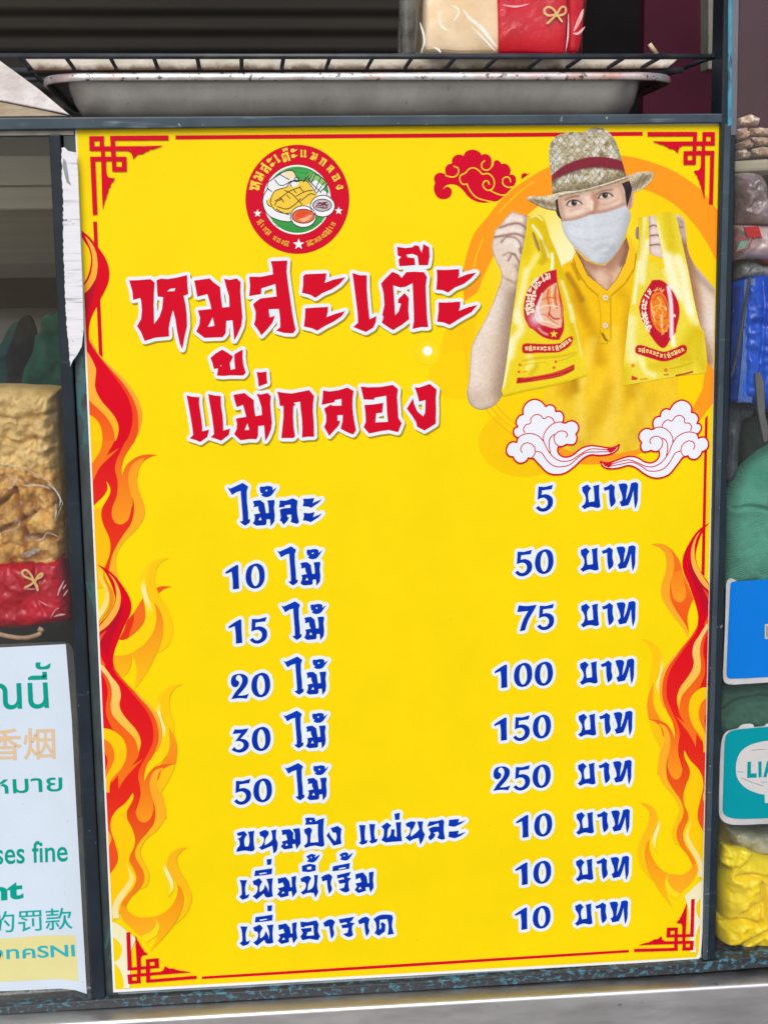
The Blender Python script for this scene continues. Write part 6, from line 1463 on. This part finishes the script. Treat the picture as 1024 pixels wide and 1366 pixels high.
row_text(p, L_(P3,"508,368 580,366 680,368 770,360 815,330 862,296"), tiny, 4.7, (252,232,170)); o = p.build('printed_carrier_bag', portrait, INK); part_label(o, 'printed yellow bag hanging edge-on with a partly hidden round logo')
bagR = np.concatenate([L_(P4,"400,110 440,106 480,100"), L_(P4,"482,130 486,330 492,458"), poly(P4,"550,441 562,512 600,500"), L_(P4,"600,500 585,400 560,260 528,97"), L_(P4,"528,97 600,75 672,71"), L_(P4,"690,100 730,280 780,500 830,760 870,930"), L_(P5,"900,240 925,460 918,556"), L_(P5,"918,556 830,562 700,578 500,612 284,651"), L_(P5,"288,560 296,430 312,300 330,100"), L_(P4,"340,800 352,680 375,520 395,380 410,260 400,110")])
def f_bagR(P):
    c = base(P, (240,222,66))
    for l, w, a in ((L_(P4,"450,120 430,300 400,520 370,760"),4,.7),(L_(P4,"470,300 440,460 430,600"),9,.6),(L_(P4,"620,420 660,560 700,700"),16,.75),(L_(P4,"700,430 740,520 760,640 800,820"),12,.7),(L_(P5,"760,0 800,100 840,180"),10,.5),(L_(P5,"350,150 340,300 360,440"),14,.5),(L_(P5,"420,440 460,540 520,570"),8,.5),(L_(P4,"540,160 580,300 610,400"),6,.5),(L_(P5,"640,120 660,250 670,340"),6,.9),(L_(P4,"640,640 655,800 660,1000"),6,.95)):
        c = stroke(c, P, l, w, (255,253,222), min(1,a*1.2), .8)
    for l, w, a in ((L_(P4,"620,90 640,200 660,330"),14,.5),(L_(P4,"420,115 425,240 400,420"),7,.45),(L_(P5,"830,230 780,330 760,420"),16,.55),(L_(P5,"880,260 860,400 900,520"),14,.5),(L_(P5,"560,480 660,460 800,440"),8,.35),(L_(P5,"300,540 300,630"),14,.5),(L_(P5,"500,500 640,520 780,500"),12,.4)):
        c = stroke(c, P, l, w, (214,182,0), a, 1.0)
    ov = np.concatenate([L_(P4,"510,588 578,590 640,640 700,740 716,840 690,960"), L_(P5,"690,240 640,310 602,363 560,350 490,260 430,150 408,60"), L_(P4,"406,800 430,720 470,650 510,588")])
    c = area(c, P, ov, (194,16,46), .97, .6)
    inn = TR(P4,"510,695! 580,682 625,760 640,860 630,940 600,990 560,980 510,910 494,820 495,745")
    c = area(c, P, inn, (240,136,40), .97, .7)
    for s, w, q in (("520,740 560,700 600,730",2.0,(222,84,30)),("505,800 560,780 620,800",1.6,(250,196,96)),("530,850 560,800 590,850 570,900",2.0,(252,176,60)),("510,870 560,890 630,870",1.6,(214,74,28)),("550,720 575,760 560,800",2.2,(250,200,110)),("540,930 580,960 610,930",2.0,(220,80,30)),("585,880 580,940 590,980",2.4,(252,190,80)),("600,740 625,800 625,860",1.5,(206,60,30)),("500,760 510,830 530,900",1.4,(252,220,170))):
        c = stroke(c, P, L_(P4,s), w, q, .85, .6)
    for x, y in ((575,860),(578,885),(582,930),(610,808),(520,830)): c = blob(c, P, P4[0]+x/5.689, P4[1]+y/5.689, 1.6, 1.6, (240,232,226), .9)
    ctr = (P4[0]+560/5.689, P4[1]+815/5.689)
    c = logo_marks(c, P, ctr, 12, 28, 65, 115, 4, (250,214,120), 2.4, 9); c = logo_marks(c, P, ctr, 18, 32, 285, 330, 4, (250,204,90), 2.2, 10)
    c = stroke(c, P, L_(P4,"632,640 650,760 655,900 655,1020"), 5.5, (252,248,250), .9, .5)
    c = area(c, P, star(P4[0]+448/5.689, P4[1]+858/5.689, 4), (250,246,240), 1.0, .4); c = area(c, P, star(P4[0]+676/5.689, P4[1]+858/5.689, 3), (250,246,240), 1.0, .4)
    ban = L_(P5,"378,372 395,345 440,345 520,372 600,392 680,367 740,340 770,355 762,400 690,440 600,466 510,446 420,416 385,402 378,372")
    c = area(c, P, ban, (194,18,44), .97, .6)
    r = random.Random(4)
    for k in range(0):
        t = k/17; x = 405+340*t; y = 382+ (t*2*42 if t < .55 else 46-(t-.55)*130)
        x, y = P5[0]+x/5.689, P5[1]+y/5.689
        c = stroke(c, P, np.array([[x-.7,y-1.8+r.random()],[x+r.uniform(-.6,1.2),y+1.8]]), 1.3, (250,216,130), .95, .4)
    c = area(c, P, poly(P5,"352,572 400,592 392,606 352,608"), (206,40,34), .9, .6); c = stroke(c, P, L_(P5,"420,603 470,598"), 2.0, (236,130,40), .8); c = stroke(c, P, L_(P5,"690,573 750,562 812,545"), 2.4, (170,40,30), .85)
    for x, y in ((363,498),(612,532)): c = area(c, P, ell(P5[0]+x/5.689, P5[1]+y/5.689, 2.2, 2.4, 10), (214,70,40), .9, .5); c = area(c, P, ell(P5[0]+x/5.689, P5[1]+y/5.689, .9, 1.1, 8), (240,220,80), .9, .4)
    c = stroke(c, P, L_(P5,"640,525 720,505 820,475"), 1.0, (180,140,10), .6); c = stroke(c, P, L_(P5,"600,567 630,566"), 1.6, (120,40,30), .7)
    n = vnoise(P, 1.6, 33); return (c*(1+(n-.5)*.05)[:,None]).clip(0, 255)
p = Printed(58); p.paint(bagR, 1.0, f_bagR)
rim_text(p, (P4[0]+560/5.689, P4[1]+815/5.689), 20, 31, 236, 122, ring_seq, 7.6, (250,236,214), .7)
row_text(p, L_(P5,"400,378 450,382 520,402 600,425 680,402 752,372"), tiny, 4.7, (252,222,140)); o = p.build('printed_carrier_bag', portrait, INK); part_label(o, 'printed yellow bag facing front with a pointed oval logo')
